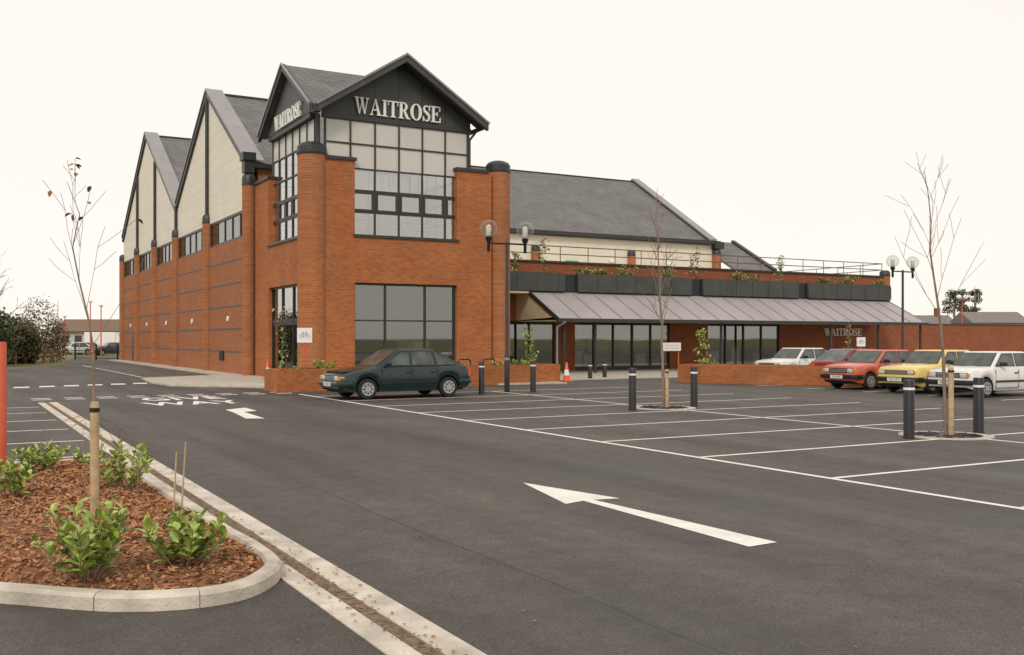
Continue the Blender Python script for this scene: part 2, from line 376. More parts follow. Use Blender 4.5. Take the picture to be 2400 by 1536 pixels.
prof = [(0,0),(0,.085),(.02,.108),(.105,.112),(.125,.06)]
mb = MB(); seg = 11
for s0 in range(0, n, seg):
    idx = [i % n for i in range(s0, min(s0+seg, n)+1)]
    vs = []; m = len(idx); jz = random.uniform(-.004,.004)
    for q, i in enumerate(idx):
        p = out[i]
        if q == 0: p = out[i].lerp(out[(i+1) % n], .05)
        if q == m-1: p = out[i].lerp(out[i-1], .05)
        for a, z in prof: vs.append((p.x+nrm[i].x*a, p.y+nrm[i].y*a, z+jz if z else 0))
    k = len(prof); fs = []
    for q in range(m-1):
        for j in range(k-1): fs.append((q*k+j, (q+1)*k+j, (q+1)*k+j+1, q*k+j+1))
    fs += [tuple(range(k)), tuple((m-1)*k+j for j in range(k))]
    mb.add(vs, fs)
struct('kerb', mb, M['kerb'], smooth=40)
RP = [(1.0,.075),(.93,.11),(.8,.15),(.55,.19),(.25,.21),(.02,.215)]
inner = [out[i]+nrm[i]*.12 for i in range(n)]
mb = MB(); vs = []
for s_, z in RP:
    for p in inner:
        q = ctr+(p-ctr)*s_; vs.append((q.x, q.y, z+random.uniform(-.012,.012)))
fs = [(j*n+i, j*n+(i+1) % n, (j+1)*n+(i+1) % n, (j+1)*n+i) for j in range(len(RP)-1) for i in range(n)]
fs.append(tuple((len(RP)-1)*n+i for i in range(n)))
struct('mulch_bed', MB().add(vs, fs), M['bark'], smooth=80)
def bed_z(s_):
    for (a, za), (b, zb) in zip(RP, RP[1:]):
        if b <= s_ <= a: return zb+(za-zb)*(s_-b)/(a-b)
    return .21
def bed(x, y):
    d = Vector((x, y))-ctr; best = 0; ang = math.atan2(d.y, d.x); rr = 1
    for p in inner:
        e = p-ctr; df = abs((math.atan2(e.y, e.x)-ang+math.pi) % (2*math.pi)-math.pi)
        if best == 0 or df < best: best = df; rr = e.length
    return bed_z(min(1, d.length/rr))
mb = MB()
for k in range(12000):
    s_ = math.sqrt(random.random())*.985; i = random.randrange(n); p = ctr+(inner[i].lerp(inner[(i+1) % n], random.random())-ctr)*s_
    if p.x < .042*p.y-.1: continue
    L_, W_ = random.uniform(.010,.036), random.uniform(.005,.014)
    Mx = Matrix.Translation((p.x, p.y, bed_z(s_)+random.uniform(.004,.02))) @ Matrix.Rotation(random.uniform(0,6.3),4,'Z') @ Matrix.Rotation(random.gauss(0,.4),4,'X') @ Matrix.Rotation(random.gauss(0,.4),4,'Y')
    mb.add([Mx @ Vector(q) for q in ((-L_,-W_,0),(L_,-W_*.7,.003),(L_*.8,W_,0),(-L_*.9,W_*.8,.004))], [(0,1,2,3)])
tag(mb.build('bark_chips', M['chip'], fix=False), 'loose brown bark chips covering the planting island', 'bark chips', kind='stuff')
mb = MB()
for k in range(520):
    if k < 420: x, y = random.gauss(2.255,.065 if k < 300 else .14), random.choice((random.uniform(4.2,8), random.uniform(4.2,14)))
    else:
        p = G(random.uniform(300,2300), random.uniform(1010,1530)); x, y = p.x, p.y
    sz = random.uniform(.006,.020)
    Mx = Matrix.Translation((x, y, .022)) @ Matrix.Rotation(random.uniform(0,6.3),4,'Z') @ Matrix.Rotation(random.gauss(0,.3),4,'X')
    mb.add([Mx @ Vector(q) for q in ((-sz,0,0),(0,-sz*.6,.004),(sz,0,0),(0,sz*.6,.006))], [(0,1,2,3)])
tag(mb.build('leaf_litter', M['deadleaf'], fix=False), 'scattered dead leaves and bark crumbs on the tarmac and drain', 'leaf litter', kind='stuff')

# ------------------------------------------------------------------ plants
def leaf(mb, p, d, L, W, rnd=random):
    d = Vector(d).normalized(); s_ = d.cross(Vector((rnd.gauss(0,.3), rnd.gauss(0,.3), 1)))
    if s_.length < 1e-3: s_ = Vector((1,0,0))
    s_.normalize(); u = s_.cross(d); p = Vector(p)
    a = p+d*L*.35; b = p+d*L*.72
    mb.add([p, a+s_*W/2+u*W*.18, b+s_*W*.42+u*W*.12-Vector((0,0,L*.03)), p+d*L-Vector((0,0,L*.12)), b-s_*W*.42+u*W*.12-Vector((0,0,L*.03)), a-s_*W/2+u*W*.18, a, b],
           [(0,1,6),(1,2,7,6),(2,3,7),(0,6,5),(6,7,4,5),(7,3,4)])
def leaf4(mb, p, d, L, W):
    d = Vector(d).normalized(); s_ = d.orthogonal().normalized(); s_ = Matrix.Rotation(random.uniform(0,6.28),3,d) @ s_; p = Vector(p)
    mb.add([p-d*L/2, p+s_*W/2, p+d*L/2, p-s_*W/2], [(0,1,2,3)])
def laurel(loc, rad, h, ns, label, L=.11, name='laurel_shrub', cat='shrub', lmat='leaf', group=None, nl=13):
    t = thing(name, label, cat, loc, 0, group); st = MB(); lf = MB()
    for k in range(ns):
        a = random.uniform(0, 6.28); r_ = rad*math.sqrt(random.random())
        tip = Vector((math.cos(a)*r_, math.sin(a)*r_, h*random.uniform(.5,1)*(1-.25*r_/rad))); base = Vector((math.cos(a)*r_*.25, math.sin(a)*r_*.25, 0))
        st.tube(base, tip, .006, .003, 4)
        for j in range(nl):
            f = .12+.88*(j+1)/nl; p = base.lerp(tip, f); b = j*2.4+a
            el = random.uniform(.25,1.1)*(.6+.6*f)
            d = Vector((math.cos(b)*math.cos(el), math.sin(b)*math.cos(el), math.sin(el)))
            leaf(lf, p, d, L*random.uniform(.6,1.15), L*random.uniform(.32,.45))
    st.build('stems', M['twig'], t, fix=False); lf.build('foliage', M[lmat], t, fix=False, smooth=30); return t
def onbed(px, py):
    p = G(px, py, .17); return (p.x, p.y, bed(p.x, p.y)-.01)
laurel(onbed(205,1338), .32, .58, 19, 'leafy laurel shrub nearest the rounded kerb, left of the wooden stake base', L=.13)
laurel(onbed(432,1312), .32, .42, 18, 'low spreading laurel shrub below the two thin canes, nearest the drain', L=.13)
laurel(onbed(288,1145), .34, .55, 17, 'laurel shrub just behind the wooden stake on the mulch bed', L=.12)
laurel(onbed(88,1108), .34, .38, 14, 'laurel shrub at the far left corner of the mulch bed', L=.12)
laurel(onbed(20,1178), .24, .42, 11, 'laurel shrub cut by the left edge beside the red post', L=.12)
laurel(onbed(215,1085), .22, .22, 6, 'small sparse laurel at the far end of the mulch bed')
def canes(px, py, top, lean, label, m='stake', r=.008):
    p = onbed(px, py); D = (Vector((p[0], p[1], 0))).dot(DV); z = CH-(top-HZ)*D/FPX
    mb = MB().tube((0,0,0), (lean,0,z-p[2]), r, r*.8, 7); o = mb.build('plant_cane', M[m], smooth=50); o.location = p; return tag(o, label, 'cane')
canes(405,1226,1060,.03,'short thin cane standing in the mulch, left of the taller cane')
canes(424,1212,1036,.04,'taller thin cane rising from the mulch above the low laurel')
canes(200,1208,1070,.0,'thin grey cane just left of the wooden tree stake', 'twig', .006)
canes(322,1175,1065,.01,'thin grey cane in the laurel behind the stake', 'twig', .006)

def branch(mb, p, d, L, r, depth, tips, up=.12, wob=.08, nseg=4, kids=3, rmin=.002):
    pts = [Vector(p)]; d = Vector(d).normalized(); rs = [r]
    for k in range(nseg):
        d = (d+Vector((random.gauss(0,wob), random.gauss(0,wob), random.gauss(0,wob*.6)+up*.5))).normalized()
        pts.append(pts[-1]+d*L/nseg); rs.append(max(rmin, r*(1-.65*(k+1)/nseg)))
    mb.path(pts, rs, 5); tips.append((pts[-1], d)); tips.append((pts[-2], d))
    if depth > 0:
        for j in range(kids):
            k = random.randint(1, nseg-1); a = random.uniform(0, 6.28)
            o = d.orthogonal().normalized(); q = Matrix.Rotation(a, 3, d) @ o
            nd = (d*math.cos(R(34))+q*math.sin(R(34))).normalized()
            branch(mb, pts[k], nd, L*random.uniform(.3,.55), max(rmin, rs[k]*.65), depth-1, tips, up, wob, 3, max(1, kids-1), rmin)
def sapling(loc, H, r0, first, nb, blen, label, seed, nleaf=0, low=0, angle=34, twig=2, lean=0.0, br=.45, kids=3, rmin=.002):
    random.seed(seed)
    t = thing('young_tree', label, 'tree', loc); tr = MB(); pts = [Vector((0,0,0))]; rs = [r0]; N_ = 10
    for k in range(N_):
        f = (k+1)/N_
        pts.append(Vector((random.gauss(0,.018)*k/3, random.gauss(0,.018)*k/3, H*f))+RV*(lean*f**1.6)); rs.append(max(rmin, r0*(1-.86*f)))
    tr.path(pts, rs, 7); tr.build('trunk', M['twig'], t, smooth=60, fix=False)
    cr = MB(); tips = []
    for k in range(nb):
        f = first+(.97-first)*(k+random.random()*.6)/nb; i = min(N_-1, int(f*N_)); p = pts[i].lerp(pts[i+1], f*N_-i)
        a = k*2.4+random.uniform(-.4,.4); an = R(angle+random.uniform(-8,10))
        branch(cr, p, (math.cos(a)*math.sin(an), math.sin(a)*math.sin(an), math.cos(an)), blen*(1.15-.75*(f-first)/(1-first)), max(rmin, rs[i]*br), twig, tips, kids=kids, rmin=rmin)
    for k in range(low):
        a = random.uniform(0, 6.28); branch(cr, (0,0,H*random.uniform(.28,.36)), (math.cos(a), math.sin(a), -.25), blen*.8, r0*.2, 1, tips, up=-.12, kids=2)
    cr.build('crown', M['twig'], t, fix=False)
    if nleaf:
        lf = MB(); tips.sort(key=lambda q: -q[0].z)
        for k in range(nleaf):
            p, d = random.choice(tips[:max(8, len(tips)//3)]) if k < nleaf*.7 else random.choice(tips)
            leaf(lf, p, (random.gauss(0,1), random.gauss(0,1), -.5), .065, .035)
        lf.build('leaves', M['deadleaf'], t, fix=False)
    return t
def stake(loc, h, r, label, off=(0,0)):
    t = thing('tree_stake', label, 'stake', (loc[0]+off[0], loc[1]+off[1], loc[2]))
    MB().lathe([(r*.95,-.05),(r,.2),(r*.97,h-.03),(r*.8,h)], n=14).build('post', M['stake'], t, smooth=40)
    MB().lathe([(r*1.02,h-.085),(r*1.12,h-.085),(r*1.12,h-.05),(r*1.02,h-.05)], n=14).build('tie', M['rubber'], t, smooth=40); return t
b0 = Vector(onbed(222,1222))
sapling(b0+Vector((.03,.075,0)), 2.85, .017, .48, 8, .78, 'slender almost leafless young tree in the mulch bed on the left', 5, nleaf=15, low=5, angle=24, twig=1, lean=-.22, br=.30, kids=2, rmin=.0019)
stake(b0, .98, .037, 'pale round wooden stake in the mulch bed at the left')
t2, t3 = Vector((15.2,19.35,0)), Vector((15.15,11.4,0))
def grate(p, label):
    t = thing('tree_grate', label, 'tree grate', (p.x, p.y, 0))
    MB().lathe([(.78,0),(.78,.018),(.62,.02)], n=32).build('rim', M['concrete'], t, smooth=30)
    mb = MB().lathe([(.60,0),(.60,.024),(.12,.026)], n=32)
    for k in range(16):
        a = k*math.pi/8; mb.bar((.16*math.cos(a), .16*math.sin(a), .03), (.56*math.cos(a), .56*math.sin(a), .03), .02, .012)
    mb.build('grille', M['black'], t)
grate(t2, 'round iron grate around the young tree in the middle of the bays')
grate(t3, 'round iron grate around the young tree at the right')
sapling(t2, 5.2, .042, .34, 17, 1.05, 'bare young tree between bollards in the middle of the empty bays', 21, angle=27, twig=2, br=.36, kids=2, lean=-.22, rmin=.0052)
stake(t2, .95, .045, 'wooden stake at the foot of the middle bare tree', off=(.05,-.07))
sapling(t3, 4.65, .036, .40, 12, 1.45, 'bare young tree at the right between the two nearest bollards', 38, angle=23, twig=1, lean=-.36, br=.28, kids=2, rmin=.0034)
stake(t3, 1.2, .047, 'wooden stake at the foot of the rightmost bare tree', off=(.02,-.09))

# ------------------------------------------------------------------ the building
B = thing('supermarket_building', 'large red brick supermarket with glazed corner tower, twin gables and long grey canopy', 'supermarket', (11.9,36.5,0))
def part(name, mb, m, parent=B, smooth=None, fix=True): return mb.build(name, M[m] if isinstance(m, str) else m, parent, smooth=smooth, world=True, fix=fix)
FY, GY = 36.1, 36.36
mb = MB()
mb.box(12.25,FY,0,13.52,36.5,8.5).box(17.88,FY,0,19.45,36.5,8.5).box(13.52,FY,3.85,17.88,36.5,5.66).box(13.52,FY,0,17.88,36.5,.16)
mb.box(11.85,36.7,0,12.25,37.5,8.5).box(11.85,37.5,3.85,12.25,42.0,5.66).box(11.85,42.0,0,12.25,44.1,8.5)
mb.box(19.05,36.5,0,19.45,43.9,8.5)
TW = part('tower_wall', mb, 'brick')
for b_ in ((12.2,FY-.07,8.5,13.58,36.42,8.62),(17.82,FY-.07,8.5,19.3,36.42,8.62),(11.78,41.94,8.5,12.3,44.1,8.62)): part('wall_coping', MB().box(*b_), 'dark', TW)
for b_ in ((13.46,FY-.06,5.60,17.94,36.3,5.70),(11.78,37.5,5.60,12.1,42.05,5.70)): part('window_sill', MB().box(*b_), 'dark', TW)
def column(x, y, r, zt, caph, m='brickcol'):
    o = part('brick_column', MB().lathe([(r,0),(r,zt)], (x,y,0), 48), m, smooth=40)
    part('column_cap', MB().lathe([(r*1.06,zt),(r*1.08,zt+caph*.12),(r*1.03,zt+caph*.14),(r*1.03,zt+caph*.6),(r*.86,zt+caph*.85),(r*.5,zt+caph)], (x,y,0), 32), 'dark', o, smooth=35); return o
column(11.93,36.42,.54,8.62,.48)
column(19.98,36.5,.50,8.62,.48)
CY = [44.6,52.7,60.8,67.7,74.6,81.5]
YE, WX = 81.6, 11.7
SW = part('side_wall', MB().box(WX,44.6,0,12.1,YE,6.35), 'brickside')
for i, y in enumerate(CY):
    if i == 0:
        column(WX, y, .30, 8.55, .55)
        part('rain_hopper', MB().box(WX-.26,y-.24,9.1,WX+.2,y+.24,9.65).box(WX-.34,y-.32,9.65,WX+.24,y+.32,10.0), 'dark')
    else:
        column(WX, y, .28, 7.65, .5)
for a, b in zip(CY, CY[1:]):
    f = MB(); yy = a+.3; n_ = 5; wd = (b-a-.6)/n_
    f.box(WX+.05,a+.3,6.35,WX+.18,b-.3,6.45).box(WX+.05,a+.3,7.48,WX+.18,b-.3,7.6)
    for k in range(n_+1): f.box(WX+.06,yy+wd*k-.04,6.45,WX+.17,yy+wd*k+.04,7.48)
    fo = part('side_window', f, 'dark')
    part('pane', MB().box(WX+.10,a+.32,6.45,WX+.115,b-.32,7.48), 'sideglass', fo)
    part('window_back', MB().box(WX+.5,a+.3,6.35,WX+.52,b-.3,7.6), 'interiordark', fo)
    ym = (a+b)/2-.3
    part('wall_lamp', MB().lathe([(.05,-.05),(.13,-.06),(.14,-.03),(.14,0)], (WX-.01,ym,2.65), 16, axis='x'), 'sign', smooth=40)
part('wall_vent', MB().box(WX-.06,49.2,.65,WX-.002,50.0,1.1), 'black')
part('side_door', MB().box(WX-.02,75.5,0.06,WX-.003,77.2,2.3), 'dark')
def gable(yc, hw, ze, zr, x0, x1, vx=.72, east=True):
    sl = (zr-ze)/hw
    g = MB().prism([(WX+.03,yc-hw,7.6),(WX+.03,yc+hw,7.6),(WX+.03,yc+hw,ze),(WX+.03,yc,zr),(WX+.03,yc-hw,ze)], (.2,0,0))
    part('gable_panel', g, 'cream')
    def slab(xa, xb, up, th, hw2):
        m_ = MB()
        for s_ in (-1,1):
            e = (yc+s_*hw2, zr-sl*hw2)
            m_.prism([(xa,yc,zr+up),(xa,e[0],e[1]+up),(xa,e[0],e[1]+up-th),(xa,yc,zr+up-th)], (xb-xa,0,0))
        return m_
    part('roof', slab(x0+vx,x1-(.6 if east else 0),-.02,.2,hw+.02), 'slate')
    part('verge_cap', slab(x0-.15,x0+vx,.22,.10,hw-.05), 'verge')
    part('verge_board', slab(x0-.10,x0+.06,.12,.34,hw-.05), 'dark')  # west board's dark tone stands in for the shadow under the verge cap
    if east:
        part('verge_cap', slab(x1-.6,x1+.15,.26,.12,hw-.05), 'verge')
        part('verge_board', slab(x1-.62,x1+.02,.14,.30,hw-.05), 'dark')
    part('ridge_cap', MB().box(x0+vx,yc-.14,zr-.06,x1-.6,yc+.14,zr+.03), 'dark')
gable(52.7,8.1,9.5,14.45,WX,21.0,east=False)
gable(71.15,10.35,9.3,15.55,WX,53.0)
for y, zt in ((52.7,14.1),(60.8,9.3),(67.7,13.2),(74.6,13.2)):
    part('downpipe', MB().tube((WX-.05,y,8.0),(WX-.05,y,zt),.10,.10,10), 'dark', smooth=50)
part('valley_gutter', MB().box(WX-.1,60.65,9.2,21,60.95,9.42), 'dark')
mb = MB().box(12.1,44.6,0,21,44.9,9.4).box(20.7,44.9,0,21,60.8,9.4)
mb.prism([(20.8,44.6,9.4),(20.8,60.8,9.4),(20.8,52.7,14.2)], (.2,0,0))
part('front_wall', mb, 'brick')
part('eaves_gutter', MB().box(11.9,44.35,9.35,21,44.6,9.55), 'dark')
mb = MB().box(52.7,61,0,53,81.3,9.2).prism([(52.7,61,9.2),(52.7,81.3,9.2),(52.7,71.15,15.3)], (.3,0,0)).box(12.1,81.3,0,53,81.6,9.2)
part('rear_wall', mb, 'brick')
part('terrace_wall', MB().box(21,60.9,5.2,52.7,61.1,9.25), 'cream')
part('eaves_gutter', MB().box(21,60.45,9.15,53.2,60.85,9.42), 'dark')
for x in (28,36.3,44.7): column(x,60.75,.3,7.9,.45)
column(53,60.75,.36,8.3,.5)
part('rain_hopper', MB().box(52.6,60.4,8.8,53.5,61.0,9.35), 'dark')
part('green_sign', MB().box(38.9,60.7,6.9,39.9,60.88,7.35), 'green')
for x in (42.9,48.2): part('terrace_lamp', MB().ball((x,60.72,7.45),.16,14,8), 'sign', smooth=60)
part('low_roof', MB().prism([(53.2,63.6,9.75),(53.2,58.8,7.1),(53.2,58.8,6.9),(53.2,63.6,9.5)], (3.9,0,0)), 'slate')
part('verge_cap', MB().prism([(57.1,63.6,9.95),(57.1,58.7,7.25),(57.1,58.7,6.95),(57.1,63.6,9.6)], (.4,0,0)), 'dark')
part('low_wall', MB().box(53.2,59.2,0,57.2,59.4,7.0), 'brick')
# tower upper glazing
XA, XB, YA, YB = 12.42, 18.46, GY, 42.2
def glazing(fixed, a0, a1, cols, o0, o1, axis, zrows, name, nfr=2):
    f = MB(); clear = MB(); fr = MB(); wd = (a1-a0)/cols
    def bx(m_, u0, u1, z0, z1, d0, d1):
        if axis == 'x': m_.box(u0, fixed+d0, z0, u1, fixed+d1, z1)
        else: m_.box(fixed+d0, u0, z0, fixed+d1, u1, z1)
    for k in range(cols+1):
        u = a0+wd*k; bx(f, u-.03, u+.03, zrows[-1], zrows[0], -.05, .05)
    for j, z in enumerate(zrows): bx(f, a0, a1, z-.03, z+.03, -.045, .045)
    for k in range(cols):
        u0, u1 = a0+wd*k+.03, a0+wd*(k+1)-.03
        for j in range(len(zrows)-1):
            zt, zb = zrows[j]-.03, zrows[j+1]+.03
            bx(fr if j < nfr else clear, u0, u1, zb, zt, -.006, .006)
            if j == 3 and o0 < u0 < o1:
                for q in ((u0+.01,u0+.09,zb+.01,zt-.01),(u1-.09,u1-.01,zb+.01,zt-.01)): bx(f, *q, -.06, .03)
                for q in ((u0+.09,u1-.09,zt-.09,zt-.01),(u0+.09,u1-.09,zb+.01,zb+.09)): bx(f, *q, -.06, .03)
    o = part(name, f, 'dark'); part('frosted_pane', fr, 'frosted', o)
    if nfr < 5: part('clear_pane', clear, 'glass', o)
    return o
ZR = [10.1,9.2,8.25,7.42,6.58,5.7]
glazing(GY, XA, XB, 6, 13.4, 17.8, 'x', ZR, 'tower_window')
glazing(12.12, 36.6, YB, 6, 37.5, 42, 'y', ZR, 'tower_window', 1)
glazing(YB, XA, XB, 6, 0, 0, 'x', ZR, 'tower_window', 5)
glazing(18.5, 36.6, YB, 6, 0, 0, 'y', ZR, 'tower_window', 5)
for x, y in ((12.15,36.4),(18.5,36.42),(12.15,42.2),(18.5,42.2)): part('corner_post', MB().tube((x,y,5.7),(x,y,10.2),.09,.09,10), 'dark', smooth=50)
part('tower_floor', MB().box(12.26,36.5,5.25,19.05,43.9,5.55), 'interior')
part('tower_room', MB().box(16.6,40.0,5.56,18.3,41.9,8.1), 'soffit')
part('tower_room', MB().box(13.0,40.6,5.56,14.2,41.9,7.2), 'interior')
mb = MB()
for k in range(20): mb.box(13.6+k*.10, 36.9, 7.42, 13.66+k*.10, 36.92, 8.2)
part('window_blind', mb, 'blind')
mb = MB()
for z in (6.0,6.3): mb.tube((13.5,36.55,z),(17.9,36.55,z),.022,.022,6)
part('guard_rail', mb, 'dark')
mb = MB()
for z in (6.0,6.3): mb.tube((12.3,37.5,z),(12.3,42,z),.022,.022,6)
part('guard_rail', mb, 'dark')
part('window_fascia', MB().box(12.3,GY-.08,10.1,18.6,GY+.06,10.28), 'dark')
part('window_fascia', MB().box(11.9,36.6,10.1,12.2,42.2,10.28), 'dark')
# tower roof: two crossing gables, trimmed along the valleys
XR_, YR_, HA, HB, ZE, ZT = 15.45, 39.25, 3.55, 3.5, 10.42, 12.68
SL = (ZT-ZE)/3.52
def roofpiece(plan, axis):
    return MB().prism([(x, y, ZT-SL*abs((x-XR_) if axis == 'y' else (y-YR_))) for x, y in plan], (0,0,-.12))
XW, XE = 11.75, 18.75
for sy in (-1,1):
    ye = YR_+sy*3.5
    part('tower_roof', roofpiece([(XR_,ye),(XR_,YR_),(XR_-3.5,ye)], 'y'), 'slate')
    part('tower_roof', roofpiece([(XR_,ye),(XR_,YR_),(XR_+3.5,ye)], 'y'), 'slate')
    part('tower_roof', roofpiece([(XW,YR_),(XR_,YR_),(XR_-3.5,ye),(XW,ye)], 'x'), 'slate')
    part('tower_roof', roofpiece([(XE,YR_),(XR_,YR_),(XE,YR_+sy*3.3)], 'x'), 'slate')
def twoslab(axis, c, hw, a0, a1, up, th, ext=0):
    m_ = MB()
    for s_ in (-1,1):
        e = hw+ext; pr = [(0,ZT+up),(s_*e,ZT+up-SL*e),(s_*e,ZT+up-SL*e-th),(0,ZT+up-th)]
        if axis == 'y': m_.prism([(c+h, a0, z) for h, z in pr], (0,a1-a0,0))
        else: m_.prism([(a0, c+h, z) for h, z in pr], (a1-a0,0,0))
    return m_
part('barge_board', twoslab('y', XR_, HA, 35.55, 35.74, .05, .30, .03), 'fascia')
part('barge_board', twoslab('x', YR_, HB, 11.60, 11.745, .04, .28, .03), 'fascia')
part('barge_board', twoslab('x', YR_, 3.25, 18.755, 18.94, .04, .30), 'fascia')
part('verge_trim', twoslab('y', XR_, HA, 35.50, 35.548, .09, .09, .06), 'verge')
part('verge_trim', twoslab('x', YR_, HB, 11.55, 11.598, .08, .09, .06), 'verge')
part('tower_soffit', twoslab('y', XR_, HA-.1, 35.76, 36.3, -.14, .03), 'dark')
part('tower_gutter', MB().tube((18.98,35.8,10.3),(18.98,42.7,10.3),.09,.09,10), 'dark', smooth=50)
part('tower_downpipe', MB().tube((18.9,36.3,10.25),(18.62,36.45,9.85),.05,.05,8).tube((18.62,36.45,9.85),(18.62,36.45,8.6),.05,.05,8), 'dark', smooth=50)
part('rain_hopper', MB().box(11.72,35.58,10.12,12.0,35.9,10.38), 'dark')
gp = MB(); s_ = SL
gp.prism([(12.3,GY-.02,10.28),(18.6,GY-.02,10.28),(18.6,GY-.02,ZT-s_*3.15-.13),(XR_,GY-.02,ZT-.13),(12.3,GY-.02,ZT-s_*3.15-.13)], (0,.06,0))
G1 = part('tower_gable_panel', gp, 'fascia')
mb = MB()
for k in range(1,6):
    x = 12.42+k*1.007; mb.box(x-.012, GY-.032, 10.3, x+.012, GY-.022, ZT-s_*abs(x-XR_)-.2)
part('panel_joint', mb, 'black', G1)
def sidegable(x): return MB().prism([(x,36.5,10.28),(x,42.1,10.28),(x,42.1,ZT-s_*2.85-.13),(x,YR_,ZT-.13),(x,36.5,ZT-s_*2.75-.13)], (.06,0,0))
G2 = part('tower_gable_panel', sidegable(11.88), 'fascia')
part('tower_gable_panel', sidegable(18.5), 'fascia')

# serif lettering
def ell(cx, cy, rx, ry, a0, a1, n=18): return [(cx+rx*math.cos(a0+(a1-a0)*k/n), cy+ry*math.sin(a0+(a1-a0)*k/n)) for k in range(n+1)]
def ringq(cx, cy, ro, ri, a0, a1, n=22):
    o, i = ell(cx,cy,ro[0],ro[1],a0,a1,n), ell(cx,cy,ri[0],ri[1],a0,a1,n); return [[o[k],o[k+1],i[k+1],i[k]] for k in range(n)]
def rc(x0,x1,y0,y1): return [(x0,y0),(x1,y0),(x1,y1),(x0,y1)]
def strokeq(P, Ws):
    Lf, Rt = [], []
    for i, p in enumerate(P):
        a = Vector(P[max(0,i-1)]); b = Vector(P[min(len(P)-1,i+1)]); t = (b-a).normalized(); n_ = Vector((-t.y,t.x))*Ws[i]/2
        Lf.append(tuple(Vector(p)+n_)); Rt.append(tuple(Vector(p)-n_))
    return [[Lf[i],Lf[i+1],Rt[i+1],Rt[i]] for i in range(len(P)-1)]
LET = {
 'W': (1.25, [[[(.07,1),(.28,1),(.47,0),(.38,0)]],[[(.39,.0),(.46,0),(.70,.84),(.64,.84)]],[[(.50,1),(.71,1),(.92,0),(.83,0)]],[[(.84,0),(.91,0),(1.15,1),(1.08,1)]],[rc(0,.36,.94,1.002)],[rc(.43,.79,.94,1.003)],[rc(.98,1.25,.94,1.0)]]),
 'A': (1.0, [[[(.09,0),(.16,0),(.50,.95),(.45,1)]],[[(.43,1),(.53,1),(.92,0),(.70,0)]],[rc(.22,.72,.29,.36)],[rc(0,.27,0,.06)],[rc(.6,1.0,0,.06)]]),
 'I': (.46, [[rc(.13,.33,0,1)],[rc(0,.46,0,.06)],[rc(0,.46,.94,1)]]),
 'T': (.86, [[rc(.33,.53,0,.94)],[rc(0,.86,.93,1)],[rc(0,.05,.72,.94)],[rc(.81,.86,.72,.94)],[rc(.2,.66,0,.06)]]),
 'R': (1.0, [[rc(.12,.32,0,1)],ringq(.42,.74,(.36,.26),(.17,.19),-math.pi/2,math.pi/2),[rc(.3,.43,.935,1)],[rc(.3,.43,.48,.55)],[[(.38,.5),(.58,.5),(.92,0),(.70,0)]],[rc(0,.44,0,.06)],[rc(.72,1.0,0,.06)],[rc(0,.3,.94,.999)]]),
 'O': (1.0, [ringq(.5,.5,(.5,.52),(.27,.455),0,2*math.pi,36)]),
 'S': (.72, [strokeq([(.63,.76),(.56,.91),(.38,.97),(.20,.91),(.14,.76),(.22,.62),(.40,.52),(.57,.41),(.62,.26),(.55,.10),(.37,.03),(.18,.08),(.08,.26)],[.05,.06,.07,.13,.16,.18,.2,.2,.17,.12,.07,.06,.05]),[rc(.61,.665,.68,1.0)],[rc(.055,.11,0,.32)]]),
 'E': (.88, [[rc(.12,.32,0,1)],[rc(0,.82,.93,1.002)],[rc(.3,.58,.48,.55)],[rc(0,.86,0,.07)],[rc(.765,.82,.70,.95)],[rc(.81,.86,.05,.32)],[rc(.53,.58,.38,.65)]]),
}
def sign_letters(word, org, xd, zd, nd, H, Wd, parent, dep=.06):
    tot = sum(LET[c][0] for c in word)+.06*(len(word)-1); sx = Wd/tot; x = 0
    org, xd, zd, nd = map(Vector, (org, xd, zd, nd))
    for c in word:
        m_ = MB()
        for k, grp in enumerate(LET[c][1]):
            dd = dep+k*.0025
            for q in grp: m_.prism([org+xd*((x+a)*sx)+zd*(b*H) for a, b in q], nd*dd)
        part('letter', m_, 'sign', parent); x += LET[c][0]+.06
sign_letters('WAITROSE', (13.55,GY-.06,10.36), (1,0,0), (0,0,1), (0,-1,0), .64, 3.66, G1, .08)
sign_letters('WAITROSE', (11.85,41.0,10.31), (0,-1,0), (0,0,1), (-1,0,0), .58, 3.55, G2, .05)
# tower ground floor window and entrance
f = MB().box(13.52,36.28,.16,13.60,36.4,3.85).box(17.80,36.28,.16,17.88,36.4,3.85).box(13.6,36.28,3.77,17.8,36.4,3.85).box(13.6,36.28,.16,17.8,36.4,.26)
for x in (14.85,16.55): f.box(x-.035,36.28,.26,x+.035,36.4,3.77)
for a, b in ((13.6,14.815),(14.885,16.515),(16.585,17.8)): f.box(a,36.29,2.37,b,36.39,2.43)
o = part('shop_window', f, 'dark'); part('pane', MB().box(13.6,36.335,.26,17.8,36.345,3.77), 'shopglass', o)
f = MB()
for y in (37.5,39.0,40.5,41.92): f.box(12.0,y,.07,12.12,y+.08,3.85)
for z in (2.25,3.77): f.box(12.005,37.58,z,12.115,41.92,z+.08)
f.box(12.0,37.5,2.33,12.08,41.95,2.5)
o = part('entrance_door', f, 'black'); part('pane', MB().box(12.055,37.58,.08,12.065,41.92,3.77), 'shopglass', o)
part('ground_floor_room', MB().box(12.4,43.6,.05,19,43.8,5.2).box(18.9,36.6,.05,19,43.6,5.2), 'interiordark')
part('shop_counter', MB().box(14.2,39,.06,16.8,39.7,1.05), 'interior')
part('shop_counter', MB().box(16.9,38.2,.06,17.6,39.9,1.6), 'interior')
